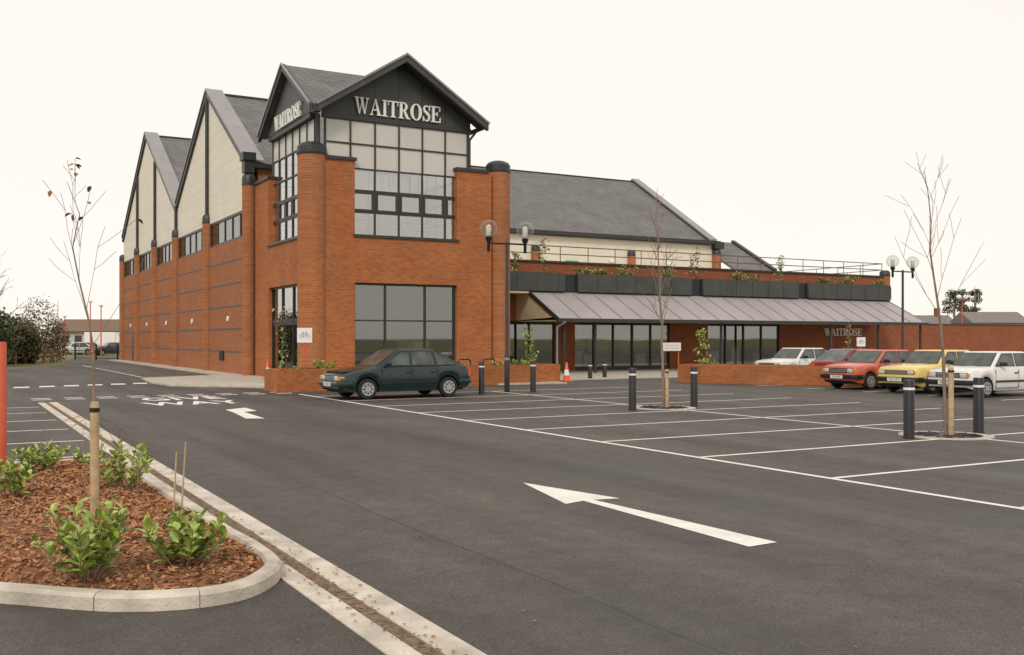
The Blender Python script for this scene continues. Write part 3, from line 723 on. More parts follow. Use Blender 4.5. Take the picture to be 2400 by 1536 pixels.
# low shop front under the canopy
SY = 44.0
bays_ = [(27.45,28.7),(35.0,37.75),(43.3,52.0)]
mb = MB()
for a, b in bays_: mb.box(a,SY,0,b,SY+.3,4.15)
mb.box(19.45,SY,2.6,27.45,SY+.3,4.15).box(28.7,SY,2.55,35.0,SY+.3,4.15).box(37.75,SY,2.55,43.3,SY+.3,4.15)
mb.box(51.7,SY+.3,0,52,60,5.2)
SF = part('shopfront_wall', mb, 'brickdark')
for (a, b, n_) in ((20.0,27.45,5),(28.7,35.0,5),(37.75,43.3,4)):
    f = MB(); wd = (b-a)/n_
    f.box(a,SY+.05,.03,b,SY+.2,.22).box(a,SY+.05,2.47,b,SY+.2,2.55)
    for k in range(n_+1): f.box(a+wd*k-.045 if k else a,SY+.06,.22,a+wd*k+.045 if k < n_ else b,SY+.19,2.47)
    o = part('shop_window', f, 'black'); part('pane', MB().box(a+.05,SY+.12,.22,b-.05,SY+.13,2.47), 'shopglass', o)
part('shop_interior', MB().box(20,51,0.04,52,51.2,4.1).box(20,44.4,3.2,51.5,51,3.25), 'interior')
part('terrace_floor', MB().box(21.0,46.3,5.0,54.7,60.9,5.2), 'concrete')
part('terrace_ledge', MB().box(19.5,42.75,4.2,51.6,46.0,4.86), 'soil')
P_ = part('terrace_parapet', MB().box(19.5,46.0,4.2,55.0,46.28,5.82), 'brickdark')
part('parapet_coping', MB().box(19.5,45.92,5.82,55.1,46.36,5.92), 'dark', P_)
part('terrace_parapet', MB().box(54.7,46.3,4.2,55.0,60.4,5.82), 'brickdark')
column(55.0,46.1,.34,5.9,.4)
mb = MB()
for z in (6.74,6.32): mb.tube((19.5,46.15,z),(54.8,46.15,z),.028,.028,6); mb.tube((54.8,46.15,z),(54.8,60,z),.028,.028,6)
x = 20.0
while x < 54.9: mb.tube((x,46.15,5.9),(x,46.15,6.74),.026,.026,6); x += 1.83
for y in (48,50,52,54,56,58): mb.tube((54.8,y,5.8),(54.8,y,6.74),.026,.026,6)
part('terrace_railing', mb, 'brownroof')
edges = [19.5,27.1,27.9,35.3,36.1,43.3,44.1,51.2]
for k in range(0, 8, 2):
    m_ = part('fascia_panel', MB().box(edges[k],42.45,4.08,edges[k+1],42.72,5.0), 'fascia')
    j_ = MB(); x = edges[k]+1.2
    while x < edges[k+1]-.3: j_.box(x-.008,42.44,4.1,x+.008,42.448,4.98); x += 1.2
    part('panel_joint', j_, 'black', m_)
for k in range(1, 7, 2): part('fascia_recess', MB().box(edges[k],42.60,4.08,edges[k+1],42.74,4.96), 'black')
CX0, CX1 = 25.1, 51.3
cano = part('canopy', MB().prism([(CX0,42.8,4.12),(CX0,39.95,2.68),(CX0,39.95,2.60),(CX0,42.8,4.03)], (CX1-CX0,0,0)), 'canopy')
mb = MB(); x = CX0+.02; a_ = Vector((0,42.78,4.13)); c_ = Vector((0,39.97,2.71))
while x < CX1: mb.bar((x,a_.y,a_.z),(x,c_.y,c_.z),.03,.035); x += 1.24
part('canopy_seam', mb, 'seam', cano)
part('canopy_gutter', MB().box(CX0-.05,39.80,2.50,CX1+.05,39.945,2.66), 'dark', cano)
part('canopy_soffit', MB().box(CX0+.06,40.0,2.56,CX1-.06,43.95,2.59), 'soffit', cano)
part('canopy_end', MB().prism([(CX0+.02,42.75,3.95),(CX0+.02,40.3,2.72),(CX0+.02,44.0,2.62),(CX0+.02,44.0,4.0)], (.04,0,0)), 'soffit', cano)
part('canopy_edge_board', MB().bar((CX0-.03,42.8,4.08),(CX0-.03,39.85,2.6),.06,.2), 'dark', cano)
part('canopy_end', MB().prism([(CX1-.06,42.75,3.95),(CX1-.06,40.3,2.72),(CX1-.06,44.0,2.62),(CX1-.06,44.0,4.0)], (.04,0,0)), 'soffit', cano)
part('lobby_ceiling', MB().box(19.5,42.5,3.95,25.0,43.95,4.05), 'soffit')
part('canopy_downpipe', MB().tube((25.4,39.75,2.5),(25.15,40.1,2.25),.05,.05,8).tube((25.15,40.1,2.25),(25.15,40.1,.05),.05,.05,8), 'verge', smooth=50)
for x in (25.6,27.4,35.4,43.5,47.4,51.1): part('canopy_post', MB().tube((x,40.2,.03),(x,40.2,2.58),.075,.075,12), 'dark', smooth=50)
sign_letters('WAITROSE', (47.0,43.99,1.88), (1,0,0), (0,0,1), (0,-1,0), .46, 3.3, SF, .06)
for k, x in enumerate((29.6,31.8,33.9)):
    t = thing('display_shelf', 'pale display shelf behind the shop windows, %s bay under the canopy' % ('left', 'middle', 'right')[k], 'shelf', (x,46.0,.04))
    MB().box(-.9,-.05,0,.9,.05,1.9).build('back_panel', M['interior'], t)
    for z in (.3,.8,1.3,1.75): MB().box(-.9,-.45,z,.9,-.06,z+.04).build('shelf', M['sign'], t)
for k, (x, h, m) in enumerate(((29.1,.75,'sign'),(29.9,.55,'sign'),(33.3,.6,'sign'),(34.2,.45,'red'),(38.6,.7,'sign'),(40.2,.9,'sign'),(41.9,.6,'interior'))):
    o = MB().box(-.33,-.25,0,.33,.25,h).box(-.36,-.28,h,.36,.28,h+.05).build('display_bin', M[m], bevel=.01); o.location = (x,44.65,.24)
    tag(o, ('white low display bin behind the first shop window', 'second white bin behind the first shop window', 'white bin at the right end of the first shop window', 'red bin at the right end of the first shop window', 'white bin at the left of the second shop window', 'tall white bin in the middle of the second shop window', 'tan bin at the right of the second shop window')[k], 'display bin')
bw = thing('boundary_wall', 'long dark red brick boundary wall running right from the canopy end', 'wall', (52,44.4,0))
MB().box(.03,-.15,0,40,.15,2.62).build('wall', M['brickdark'], bw); MB().box(.03,-.19,2.62,40,.19,2.70).build('coping', M['dark'], bw)

# ------------------------------------------------------------------ brick planters
def planter(name, outline, h, th, label, bm_='brick'):
    P = [Vector((p[0], p[1])) for p in outline]; m = len(P); t = thing(name, label, 'planter', (P[0].x, P[0].y, 0)); off = P[0]
    a = sum(P[i].x*P[(i+1) % m].y-P[(i+1) % m].x*P[i].y for i in range(m)); sg = 1 if a > 0 else -1
    I = []
    for i in range(m):
        d1 = (P[i]-P[i-1]).normalized(); d2 = (P[(i+1) % m]-P[i]).normalized()
        n1, n2 = Vector((-d1.y,d1.x))*sg, Vector((-d2.y,d2.x))*sg; b = (n1+n2); b = b/(b.length_squared)*2
        I.append(P[i]+b*th*.5)
    w_ = MB()
    for i in range(m):
        j = (i+1) % m
        w_.add([(q.x-off.x, q.y-off.y, z) for z in (0,h) for q in (P[i],P[j],I[j],I[i])], [(0,3,2,1),(4,5,6,7),(0,1,5,4),(2,3,7,6)])
    w_.build('wall', M[bm_], t)
    MB().poly([(q.x-off.x, q.y-off.y, h-.1) for q in I]).build('soil', M['soil'], t, fix=False); return t
planter('brick_planter', [(8.95,30.75),(20.4,32.3),(20.4,33.6),(13.0,33.0),(11.2,33.1),(8.95,32.2)], .72, .5, 'long low brick planter wall in front of the tower')
q0, q1, q2 = G(1588,897), G(1642,899.5), G(2060,907)
planter('brick_planter', [q0, q1, q2, (q2.x+1, q2.y+1.2), (q1.x+1.6,q1.y+1.4), (q0.x+1.2,q0.y+.6)], .70, .5, 'low brick planter wall beside the parked cars on the right', 'brickdiag')
random.seed(8)
laurel((10.9,32.0,.6), .45, .42, 16, 'bright green shrub in the planter under the cycle sign', L=.13)
laurel((9.8,31.7,.6), .25, .22, 8, 'small green shrub at the planter end left of the cycle sign', L=.10)
laurel((19.2,32.9,.6), .55, .38, 16, 'low green shrub at the right end of the long planter', L=.13)
laurel((17.9,32.8,.6), .35, .3, 9, 'small green shrub left of the planter end near the lamp post', L=.13)
q = PD(1655,39.6)
laurel((q.x,q.y,.55), .4, .4, 14, 'low green shrub in the right hand planter', L=.13)
def climber(p, h, w_, label, n=90, L=.2, lmat='leaf'):
    t = thing('climbing_plant', label, 'plant', p); st = MB(); lf = MB()
    for k in range(4):
        pts = [Vector((0,0,0))]
        for j in range(7): pts.append(Vector((random.gauss(0,w_*.35), random.gauss(0,w_*.2), h*(j+1)/7*random.uniform(.9,1.05))))
        st.path(pts, [.012*(1-.1*j) for j in range(8)], 4)
        for j in range(n//4):
            f = random.uniform(.15,1)*7; i = min(6, int(f)); q_ = pts[i].lerp(pts[i+1], f-i)+Vector((random.gauss(0,.08),random.gauss(0,.08),0))
            leaf(lf, q_, (random.gauss(0,1), random.gauss(0,1), random.gauss(-.1,.6)), L*random.uniform(.6,1.1), L*.45)
    st.build('stems', M['twig'], t, fix=False); lf.build('foliage', M[lmat], t, fix=False); return t
q = PD(1240,43.5); climber((q.x,q.y,.05), 2.3, .55, 'tall leafy climber at the shop entrance right of the tower', 150)
q = PD(1648,41.2); climber((q.x,q.y,.05), 2.1, .4, 'leafy climber behind the right hand planter', 150)
q = PD(675,40.0); climber((q.x-.25,q.y,.06), 2.9, .35, 'leafy climber beside the tower entrance door', 60)
q = PD(1990,52); climber((q.x,q.y,.05), 2.6, .3, 'thin climber at the wall lettering under the canopy', 45)
random.seed(4)
tp = [(1206,1.2,.3,'tall'),(1272,1.9,.4,'tall'),(1370,.7,.45,'low'),(1410,.6,.4,'low'),(1463,.95,.65,'low'),(1565,.75,.3,'low'),(1632,1.8,.45,'tall'),(1725,.8,.4,'low'),(1762,.75,.5,'low'),(1830,1.9,.4,'tall'),(1930,.65,.45,'low'),(1982,.9,.65,'low'),(2060,.7,.4,'low')]
words = ['first','second','third','fourth','fifth','sixth','seventh','eighth','ninth','tenth','eleventh','twelfth','thirteenth']
for k, (px, h, w_, st) in enumerate(tp):
    u = (px-1200)/FPX; dx, dy = (DV+RV*u).x, (DV+RV*u).y; Y_ = 43.6; x = dx*Y_/dy
    lab = ('%s upright plant on the terrace ledge' if st == 'tall' else '%s low plant on the terrace ledge')
    lab = (lab % ('wispy' if st == 'tall' else 'yellowish green'))+', %s from the left' % words[k]
    if st == 'tall': climber((x,Y_,4.85), h, w_, lab, 90, .22, 'leafy')
    else: laurel((x,Y_,4.85), w_*1.3, h, 18, lab, L=.22, name='terrace_plant', cat='plant', lmat='leafy', nl=10)

# ------------------------------------------------------------------ street furniture
def lamp(loc, label):
    t = thing('street_lamp', label, 'street lamp', loc, 0, 'twin globe lamps')
    MB().lathe([(.085,0),(.085,1.15),(.055,1.22),(.05,4.72),(.03,4.78)], n=16).build('pole', M['black'], t, smooth=40)
    MB().lathe([(.088,1.02),(.09,1.02),(.09,1.1),(.088,1.1)], n=16).build('collar', M['verge'], t, smooth=40)
    MB().tube((-.66,0,4.70),(.66,0,4.70),.03,.03,10).build('crossbar', M['black'], t, smooth=40)
    for s_ in (-.66,.66):
        g = MB().ball((s_,0,5.14),.27,28,16).build('globe', M['globe'], t, smooth=80)
        MB().lathe([(.035,4.42),(.05,4.45),(.05,4.72),(.09,4.78),(.11,4.87),(.06,4.89)], (s_,0,0), 14).build('lamp_holder', M['black'], t, smooth=40)
        MB().lathe([(.06,4.9),(.085,4.93),(.085,5.2),(.10,5.21),(.03,5.26)], (s_,0,0), 14).build('lantern', M['sign'], g, smooth=40)
    return t
l1 = lamp((15.35,27.45,0), 'black twin globe street lamp between two bollards in front of the tower')
dup(l1, (37.2,30.2,0), 0, 'black twin globe street lamp standing behind the parked cars')
def bollard(loc, label, h=1.0, r=.09):
    t = thing('bollard', label, 'bollard', loc)
    MB().lathe([(r*1.05,0),(r*1.05,.03),(r,.05),(r,h-.02),(r*.9,h)], n=20).build('post', M['black'], t, smooth=40)
    MB().lathe([(r,h-.17),(r+.004,h-.17),(r+.004,h-.13),(r,h-.13)], n=20).build('band', M['sign'], t, smooth=40); return t
b1 = bollard((14.12,19.15,0), 'black bollard left of the middle bare tree'); b1['group'] = 'black bollards in the car park'
for (x, y, lab) in ((16.2,19.4,'black bollard right of the middle bare tree'),(14.2,11.4,'nearest black bollard, left of the rightmost bare tree'),(16.05,11.4,'black bollard right of the rightmost bare tree'),(14.1,26.8,'black bollard left of the street lamp in front of the tower'),(16.1,27.1,'black bollard right of the street lamp in front of the tower')):
    dup(b1, (x,y,0), 0, lab)
for px, py, lab in ((1383,889,'small black bollard left of its pair at the shop entrance'),(1417,886,'small black bollard right of its pair at the shop entrance')):
    bollard(G(px,py), lab, .72, .09)
def cone(loc, label):
    t = thing('traffic_cone', label, 'traffic cone', loc)
    MB().box(-.2,-.2,0,.2,.2,.035).build('base', M['cone'], t, bevel=.01)
    MB().lathe([(.15,.035),(.03,.75),(.02,.76)], n=18).build('cone', M['cone'], t, smooth=40)
    MB().lathe([(.113,.24),(.117,.24),(.079,.46),(.075,.46)], n=18).build('stripe', M['sign'], t, smooth=40); return t
p = G(628,889,.06); cone((p.x,p.y,.06), 'red and white traffic cone by the tower entrance')
cone(G(1328,894,.0), 'red and white traffic cone at the end of the long planter')
o = MB().lathe([(.065,0),(.065,1.64),(.058,1.66)], n=20).build('marker_post', M['red'], smooth=40); o.location = G(2,1120); tag(o, 'plain red round post cut by the left edge', 'post')
def bike_sign(loc, zc, sz, rz, label):
    t = thing('cycle_sign', label, 'sign', loc, rz)
    pn = MB().box(-sz/2,-.012,zc-sz/2-loc[2],sz/2,.012,zc+sz/2-loc[2]).build('panel', M['sign'], t)
    MB().tube((0,.04,0),(0,.04,zc+sz*.3-loc[2]),.025,.025,10).build('post', M['red'], t, smooth=50)
    b = MB(); k = sz/.5; c = zc-loc[2]-.03*k; rr = .004*k
    for x in (-.11,.11):
        pts = [(x*k+.065*k*math.cos(a*math.pi/9), -.016, c+.065*k*math.sin(a*math.pi/9)) for a in range(19)]
        b.path([Vector(q_) for q_ in pts], rr, 5)
    def ln(x0, z0, x1, z1): b.tube((x0*k,-.016,c+z0*k),(x1*k,-.016,c+z1*k),rr,rr,5)
    ln(-.11,0,-.05,.1); ln(-.05,.1,.06,.1); ln(.06,.1,.11,0); ln(-.05,.1,0,-.01); ln(0,-.01,.06,.1); ln(-.11,0,0,-.01); ln(.06,.1,.05,.14); ln(.02,.15,.07,.14); ln(-.05,.1,-.06,.13); ln(-.09,.135,-.03,.13)
    b.build('bicycle_symbol', M['black'], pn); return t
q = PD(714,32.4); bike_sign((q.x,q.y,.6), 1.81, .48, -R(14), 'white bicycle sign on a red post in the long planter')
q = PD(2018,45.5); bike_sign((q.x,q.y,0.03), 1.55, .42, -R(20), 'white bicycle sign on a red post beyond the parked cars')
p = G(1556,884); q = G(1592,882)
t = thing('notice_sign', 'white notice board on two red posts near the shop entrance', 'sign', p, math.atan2(q.y-p.y,q.x-p.x))
L_ = (q-p).length
pn = MB().box(-.08,-.015,1.15,L_+.12,.015,1.52).build('panel', M['sign'], t)
for x in (.02,L_): MB().tube((x,.04,0),(x,.04,1.5),.03,.03,8).build('post', M['red'], t, smooth=50)
mb = MB()
for z, a, b in ((1.40,.08,L_-.08),(1.28,.05,L_-.05)):
    x = a
    while x < b: w_ = random.uniform(.03,.08); mb.box(x,-.019,z-.012,min(b,x+w_),-.016,z+.012); x += w_+.03
mb.build('small_print', M['red'], pn)
for k, (x, y, lab) in enumerate(((12.8,32.75,'black cycle hoop behind the parked green car, nearest the tower column'),(16.9,33.5,'black cycle hoop left of its pair by the lamp post'),(18.0,33.6,'black cycle hoop right of its pair by the lamp post'))):
    pts = [Vector((-.25,0,0)),Vector((-.25,0,.78)),Vector((-.19,0,.86)),Vector((.19,0,.86)),Vector((.25,0,.78)),Vector((.25,0,0))]
    o = MB().path(pts, .028, 8).build('cycle_stand', M['black'], smooth=60); o.location = (x,y,.06); tag(o, lab, 'cycle stand')

# ------------------------------------------------------------------ cars
def lerp(a, b, t): return a+(b-a)*t
def pw(P, x):
    if x <= P[0][0]: return P[0][1]
    for (a, u), (b, v_) in zip(P, P[1:]):
        if x <= b: return lerp(u, v_, (x-a)/(b-a))
    return P[-1][1]
def make_car(label, col, S, loc, rz=0, plate=None, group=None, bump='black', pname='car_paint'):
    t = thing('parked_car', label, 'car', loc, rz, group); pm = paint(pname, col)
    L, W, belt, h0, H = S['L'], S['W'], S['belt'], S['h0'], S['H']; xa, xb, xc, xd = S['gh']; wf, wr, Rw = S['wf'], S['wr'], S['R']; ox = -L/2
    hw = W/2
    TOP = [(0,h0-.09),(.05,h0-.02),(.14,h0),(xa*.6,lerp(h0,belt,.62)),(xa,belt-.015),(xa+.15,belt),(xd-.1,belt+.01),(xd,belt),(L-.05,S['tail']),(L,S['tail']-.06)]
    WID = [(0,.84),(.05,.91),(.14,.96),(.4,1),(L-.45,1),(L-.12,.96),(L,.88)]
    BOT = [(0,.30),(.12,.24),(.4,.20),(L-.5,.20),(L-.1,.28),(L,.34)]
    Ra = Rw+.055; xs = set(round(L*k/70, 4) for k in range(71)) | {.03,.05,.09,.14}
    for xw in (wf, wr):
        for k in range(25): xs.add(round(xw-Ra*math.cos(math.pi*k/24), 4))
    xs = sorted(x for x in xs if 0 <= x <= L); vs = []; K = 13
    for x in xs:
        zb = pw(BOT, x)
        for xw in (wf, wr):
            if abs(x-xw) < Ra: zb = max(zb, Rw+math.sqrt(max(0, Ra*Ra-(x-xw)**2))*.98)
        zt = pw(TOP, x); w_ = hw*pw(WID, x); cr = .035
        half = [(w_-.05,zb),(w_-.012,lerp(zb,zt,.18)),(w_,lerp(zb,zt,.5)),(w_-.012,lerp(zb,zt,.78)),(w_-.05,zt-.02),(w_-.10,zt+.004)]
        row = half+[(0,zt+cr)]+[(-a, b) for a, b in reversed(half)]
        vs += [(x+ox, a, b) for a, b in row]
    fs = [(i*K+j, (i+1)*K+j, (i+1)*K+j+1, i*K+j+1) for i in range(len(xs)-1) for j in range(K-1)]
    fs += [tuple(range(K)), tuple((len(xs)-1)*K+j for j in range(K))]
    MB().add(vs, fs).build('body', pm, t, smooth=38)
    wb, wt_, zb, zr = hw-.10, hw-.10-S['tumble'], belt-.03, H
    bm = bmesh.new(); P = [(xa,-wb,zb),(xa,wb,zb),(xd,wb,zb),(xd,-wb,zb),(xb,-wt_,zr-.02),(xb,wt_,zr-.02),(xc,wt_,zr-.02),(xc,-wt_,zr-.02)]
    bv = [bm.verts.new((p_[0]+ox, p_[1], p_[2])) for p_ in P]
    for f in ((0,1,5,4),(1,2,6,5),(2,3,7,6),(3,0,4,7),(4,5,6,7)): bm.faces.new([bv[i] for i in f])
    bmesh.ops.recalc_face_normals(bm, faces=bm.faces)
    bmesh.ops.bevel(bm, geom=[e for e in bm.edges if not e.is_boundary], offset=.055, segments=4, affect='EDGES', profile=.5)
    me = bpy.data.meshes.new('cabin'); bm.to_mesh(me); bm.free()
    for p_ in me.polygons: p_.use_smooth = True
    me.set_sharp_from_angle(angle=R(40)); me.materials.append(pm)
    cab = bpy.data.objects.new('cabin', me); C.objects.link(cab); cab.parent = t
    zr2 = zr-.02
    def sp(x, u, s_, o=.007):
        n_ = Vector((0, (zr2-zb), wb-wt_)).normalized()
        return (x+ox, s_*(lerp(wb,wt_,u)+n_.y*o), lerp(zb,zr2,u)+n_.z*o)
    for s_ in (-1,1):
        for (b0_, b1_, t0_, t1_) in S['win']:
            trim = MB().poly([sp(b0_-.022,.09,s_,.005), sp(b1_+.022,.09,s_,.005), sp(t1_+.018,.90,s_,.005), sp(t0_-.022,.90,s_,.005)]).build('side_window', M['black'], t)
            MB().poly([sp(b0_,.13,s_,.009), sp(b1_,.13,s_,.009), sp(t1_,.86,s_,.009), sp(t0_,.86,s_,.009)]).build('pane', M['carglass'], trim)
    def ep(s_, u, X0, X1, o):
        dx, dz = X1-X0, zr2-zb; n_ = Vector((-dz,0,dx)).normalized() if X0 < X1 else Vector((dz,0,X0-X1)).normalized()
        return (lerp(X0,X1,u)+ox+n_.x*o, s_*lerp(wb,wt_,u), lerp(zb,zr2,u)+n_.z*o)
    for nm, X0, X1 in (('windscreen',xa,xb),('rear_window',xd,xc)):
        tr = MB().poly([ep(-.955,.09,X0,X1,.005),ep(.955,.09,X0,X1,.005),ep(.94,.92,X0,X1,.005),ep(-.94,.92,X0,X1,.005)]).build(nm, M['black'], t)
        MB().poly([ep(-.925,.12,X0,X1,.009),ep(.925,.12,X0,X1,.009),ep(.905,.89,X0,X1,.009),ep(-.905,.89,X0,X1,.009)]).build('pane', M['carglass'], tr)
    MB().box(.15+ox,-hw+.24,.19,L-.15+ox,hw-.24,belt-.12).box(wf+.42+ox,-hw+.07,.22,wr-.42+ox,hw-.07,belt-.15).build('underbody', M['rubber'], t)
    for xw in (wf, wr):
        for s_ in (-1,1):
            y0 = s_*(hw-.10); wv = .085
            wh = MB().lathe([(Rw*.62,-wv),(Rw*.93,-wv),(Rw,-wv*.6),(Rw,wv*.6),(Rw*.93,wv),(Rw*.62,wv)], (xw+ox,y0,Rw), 28, axis='y').build('wheel', M['rubber'], t, smooth=40)
            yo = y0+s_*wv
            MB().lathe([(.02,s_*.012),(Rw*.2,s_*.016),(Rw*.5,s_*.006),(Rw*.64,s_*.012),(Rw*.655,0)], (xw+ox,yo,Rw), 28, axis='y').build('rim', M['chrome'], wh, smooth=40)
            h_ = MB()
            for k in range(8):
                a = k*math.pi/4; h_.bar((xw+ox+Rw*.30*math.cos(a), yo+s_*.013, Rw+Rw*.30*math.sin(a)), (xw+ox+Rw*.52*math.cos(a), yo+s_*.013, Rw+Rw*.52*math.sin(a)), .035, .006, up=(0,1,0))
            h_.build('rim_slot', M['black'], wh)
    def wrap(z0, z1, out_, m, nm, front=True, back=.42):
        m_ = MB(); x0 = -out_ if front else L+out_; sgn = 1 if front else -1; b = hw*.9
        pts = [(x0, -b*.86), (x0+sgn*.07, -hw-.012), (x0+sgn*back, -hw-.014), (x0+sgn*back, -hw+.1), (x0+sgn*.25, -hw+.12), (x0+sgn*.12, 0), (x0+sgn*.25, hw-.12), (x0+sgn*back, hw-.1), (x0+sgn*back, hw+.014), (x0+sgn*.07, hw+.012), (x0, b*.86)]
        m_.prism([(a+ox, b_, z0) for a, b_ in pts], (0,0,z1-z0)); return m_.build(nm, m, t, bevel=.012, smooth=40)
    bmat = M['black'] if bump == 'black' else pm
    wrap(.36, .50, .07, bmat, 'bumper', True, .40); wrap(.38, .52, .06, bmat, 'bumper', False, .45)
    hz0, hz1 = S['hl']; hx = S['hx']
    g_ = MB().box(ox-.008,-hw*.84+.02,hz0-.01,ox+.03,hw*.84-.02,hz1+.01).build('grille', M['black'], t)
    mb_ = MB()
    for k in range(3): z = lerp(hz0,hz1,.2+.3*k); mb_.box(ox-.014,-hx[0]+.03,z-.008,ox-.009,hx[0]-.03,z+.008)
    mb_.build('grille_bar', M['chrome'], g_)
    for s_ in (-1,1):
        a, b = sorted((s_*hx[0], s_*hx[1]))
        MB().box(ox-.022,a,hz0,ox+.02,b,hz1).build('headlight', M['lampglass'], t, bevel=.012, smooth=40)
        a, b = sorted((s_*(hx[1]+.01), s_*hw*.875))
        MB().box(ox-.016,a,hz0+.01,ox+.09,b,hz1-.005).build('indicator', M['amber'], t, bevel=.006)
        a, b = sorted((s_*(hw-.36), s_*(hw*.93)))
        MB().box(L+ox-.06,a,.60,L+ox+.012,b,.78).build('tail_light', M['red'], t, bevel=.01)
    pl = MB().box(ox-.088,-.26,.37,ox-.073,.26,.48).build('number_plate', M['plate'], t)
    if plate:
        me = text_mesh(plate, .105, 0, .92, 1.0); me.materials.append(M['black'])
        o = bpy.data.objects.new('plate_lettering', me); C.objects.link(o); o.parent = pl; o.matrix_local = Matrix.Translation((ox-.091,0,.425)) @ Matrix.Rotation(R(-90),4,'Z') @ Matrix.Rotation(R(90),4,'X')
    for s_ in (-1,1):
        yw = s_*(hw+.001)
        MB().box(wf+Rw+.12+ox, min(yw,yw+s_*.014), .43, wr-Rw-.12+ox, max(yw,yw+s_*.014), .485).build('side_trim', M['black'], t)
        sm = MB()
        for x in S['doors']: sm.box(x-.006+ox, min(yw-s_*.02,yw+s_*.0015), .27, x+.006+ox, max(yw-s_*.02,yw+s_*.0015), belt-.09)
        sm.box(S['doors'][0]+ox, min(yw-s_*.02,yw+s_*.0012), .262, S['doors'][-1]+ox, max(yw-s_*.02,yw+s_*.0012), .272)
        sm.build('door_seam', M['black'], t)
        for x in S['doors'][1:]:
            MB().box(x-.20+ox, min(yw-s_*.02,yw+s_*.016), belt-.19, x-.05+ox, max(yw-s_*.02,yw+s_*.016), belt-.155).build('door_handle', M['black'], t, bevel=.005)
        MB().box(xa+.34+ox, min(s_*(hw-.06),s_*(hw+.14)), belt+.03, xa+.44+ox, max(s_*(hw-.06),s_*(hw+.14)), belt+.14).build('wing_mirror', M['black'], t, bevel=.025, smooth=50)
    return t
ZX = dict(L=4.07,W=1.70,belt=.90,h0=.70,H=1.41,tail=.86,gh=(1.02,1.82,2.90,3.98),wf=.80,wr=3.34,R=.29,tumble=.13,hl=(.53,.655),hx=(.36,.62),
          win=[(1.33,2.12,1.92,2.12),(2.20,2.92,2.20,2.83),(3.01,3.60,2.91,2.98)],doors=[1.22,2.16,2.96])
HB1 = dict(L=3.65,W=1.58,belt=.87,h0=.78,H=1.33,tail=.85,gh=(.98,1.52,2.72,3.55),wf=.70,wr=2.98,R=.275,tumble=.11,hl=(.57,.70),hx=(.40,.62),
          win=[(1.20,2.10,1.62,2.08),(2.18,3.14,2.16,2.74)],doors=[1.08,2.14])
HB2 = dict(HB1, L=3.85, gh=(1.10,1.62,2.80,3.45), wf=.74, wr=3.15, h0=.80, belt=.89, H=1.35, hl=(.59,.70), hx=(.42,.64), win=[(1.32,2.1,1.72,2.08),(2.18,3.06,2.16,2.78)], doors=[1.2,2.14], tail=.86)
grp = 'cars parked in the row on the right'
make_car('dark green five door hatchback parked by the long planter', (.004,.021,.017), ZX, (9.30+4.07/2,26.9,.006), R(2), 'L372 KFG', bump='body', pname='green_paint')
make_car('orange red hatchback parked first in the right hand row, behind the yellow car', (.52,.115,.065), HB1, (25.85+1.83,23.55,.006), R(-1), 'VDL 843Y', grp, pname='orange_paint')
make_car('pale yellow car parked between the orange and the white car', (.74,.56,.18), HB2, (25.7+1.92,21.15,.006), R(1), 'TGG 331T', grp, pname='yellow_paint')
make_car('white car cut by the right edge, nearest in the parked row', (.72,.70,.67), HB1, (25.2+1.83,18.9,.006), R(0), 'B80 OPX', grp, pname='white_paint')
make_car('dark red car parked tail first behind the orange red car', (.24,.022,.02), HB1, (27.75+1.83,26.0,.006), R(181), None, grp, pname='dark_red_paint')
make_car('white hatchback parked beyond the right hand planter', (.70,.69,.66), HB1, (28.9+1.83,30.2,.006), R(3), None, grp, pname='far_white_paint')

# ------------------------------------------------------------------ background
random.seed(17)
def bush(loc, lumps, n, L, label, lm, name='bush', cat='bush', trunk=None):
    t = thing(name, label, cat, loc); lf = MB()
    for (x, y, z, r_, h_) in lumps:
        for k in range(n):
            v_ = Vector((random.gauss(0,1), random.gauss(0,1), random.gauss(0,1))).normalized()*random.random()**.38*random.uniform(.85,1.12)
            leaf4(lf, (x+v_.x*r_, y+v_.y*r_, max(.05,z+v_.z*h_)), (random.gauss(0,1), random.gauss(0,1), random.gauss(.4,.8)), L*random.uniform(.6,1.3), L*.6)
    lf.build('foliage', M[lm], t, fix=False)
    if trunk:
        m_ = MB()
        for a, b, r_ in trunk: m_.tube(a, b, r_, r_*.6, 7)
        m_.build('trunk', M['twig'], t)
    return t
bush(PD(10,66), [(0,0,1.6,1.8,1.9),(-1.6,0,1.8,1.5,2),(1.2,.5,1.1,1.1,1.3)], 2600, .24, 'dense olive green bush at the left edge behind the rail fence', 'leafo')
bush(PD(92,72), [(0,0,2.3,1.5,2.5),(1.1,.4,1.5,1.0,1.7),(-1.0,0,1.5,1.1,1.8)], 1900, .16, 'brown winter bush behind the rail fence, right of the olive bush', 'leafbrown')
bush(PD(38,80), [(0,0,1.6,2.2,1.9)], 3000, .24, 'low tan bush between the olive bush and the brown bush', 'leafbrown')
bush(PD(-60,60), [(0,0,1.8,2.4,2.2)], 3000, .28, 'dark bush beyond the left edge', 'leafd')
sapling(PD(-22,70), 7.6, .14, .3, 14, 2.6, 'tall bare tree at the far left edge behind the bushes', 44, angle=42, twig=2)
sapling(PD(135,95), 5.4, .08, .5, 4, .6, 'thin bare pole like tree beyond the brown bush', 45, angle=20, twig=0)
p0, p1 = PD(-60,61), PD(142,71)
f = thing('rail_fence', 'low wooden rail fence along the grass verge on the left', 'fence', p0)
d = p1-p0
for k in range(10):
    q = d*(k/9); MB().box(q.x-.06,q.y-.06,0,q.x+.06,q.y+.06,.85).build('post', M['wood'], f)
for z in (.45,.75): MB().bar((0,0,z),(d.x,d.y,z),.05,.12).build('rail', M['wood'], f)
p0, p1 = PD(176,80), PD(276,78)
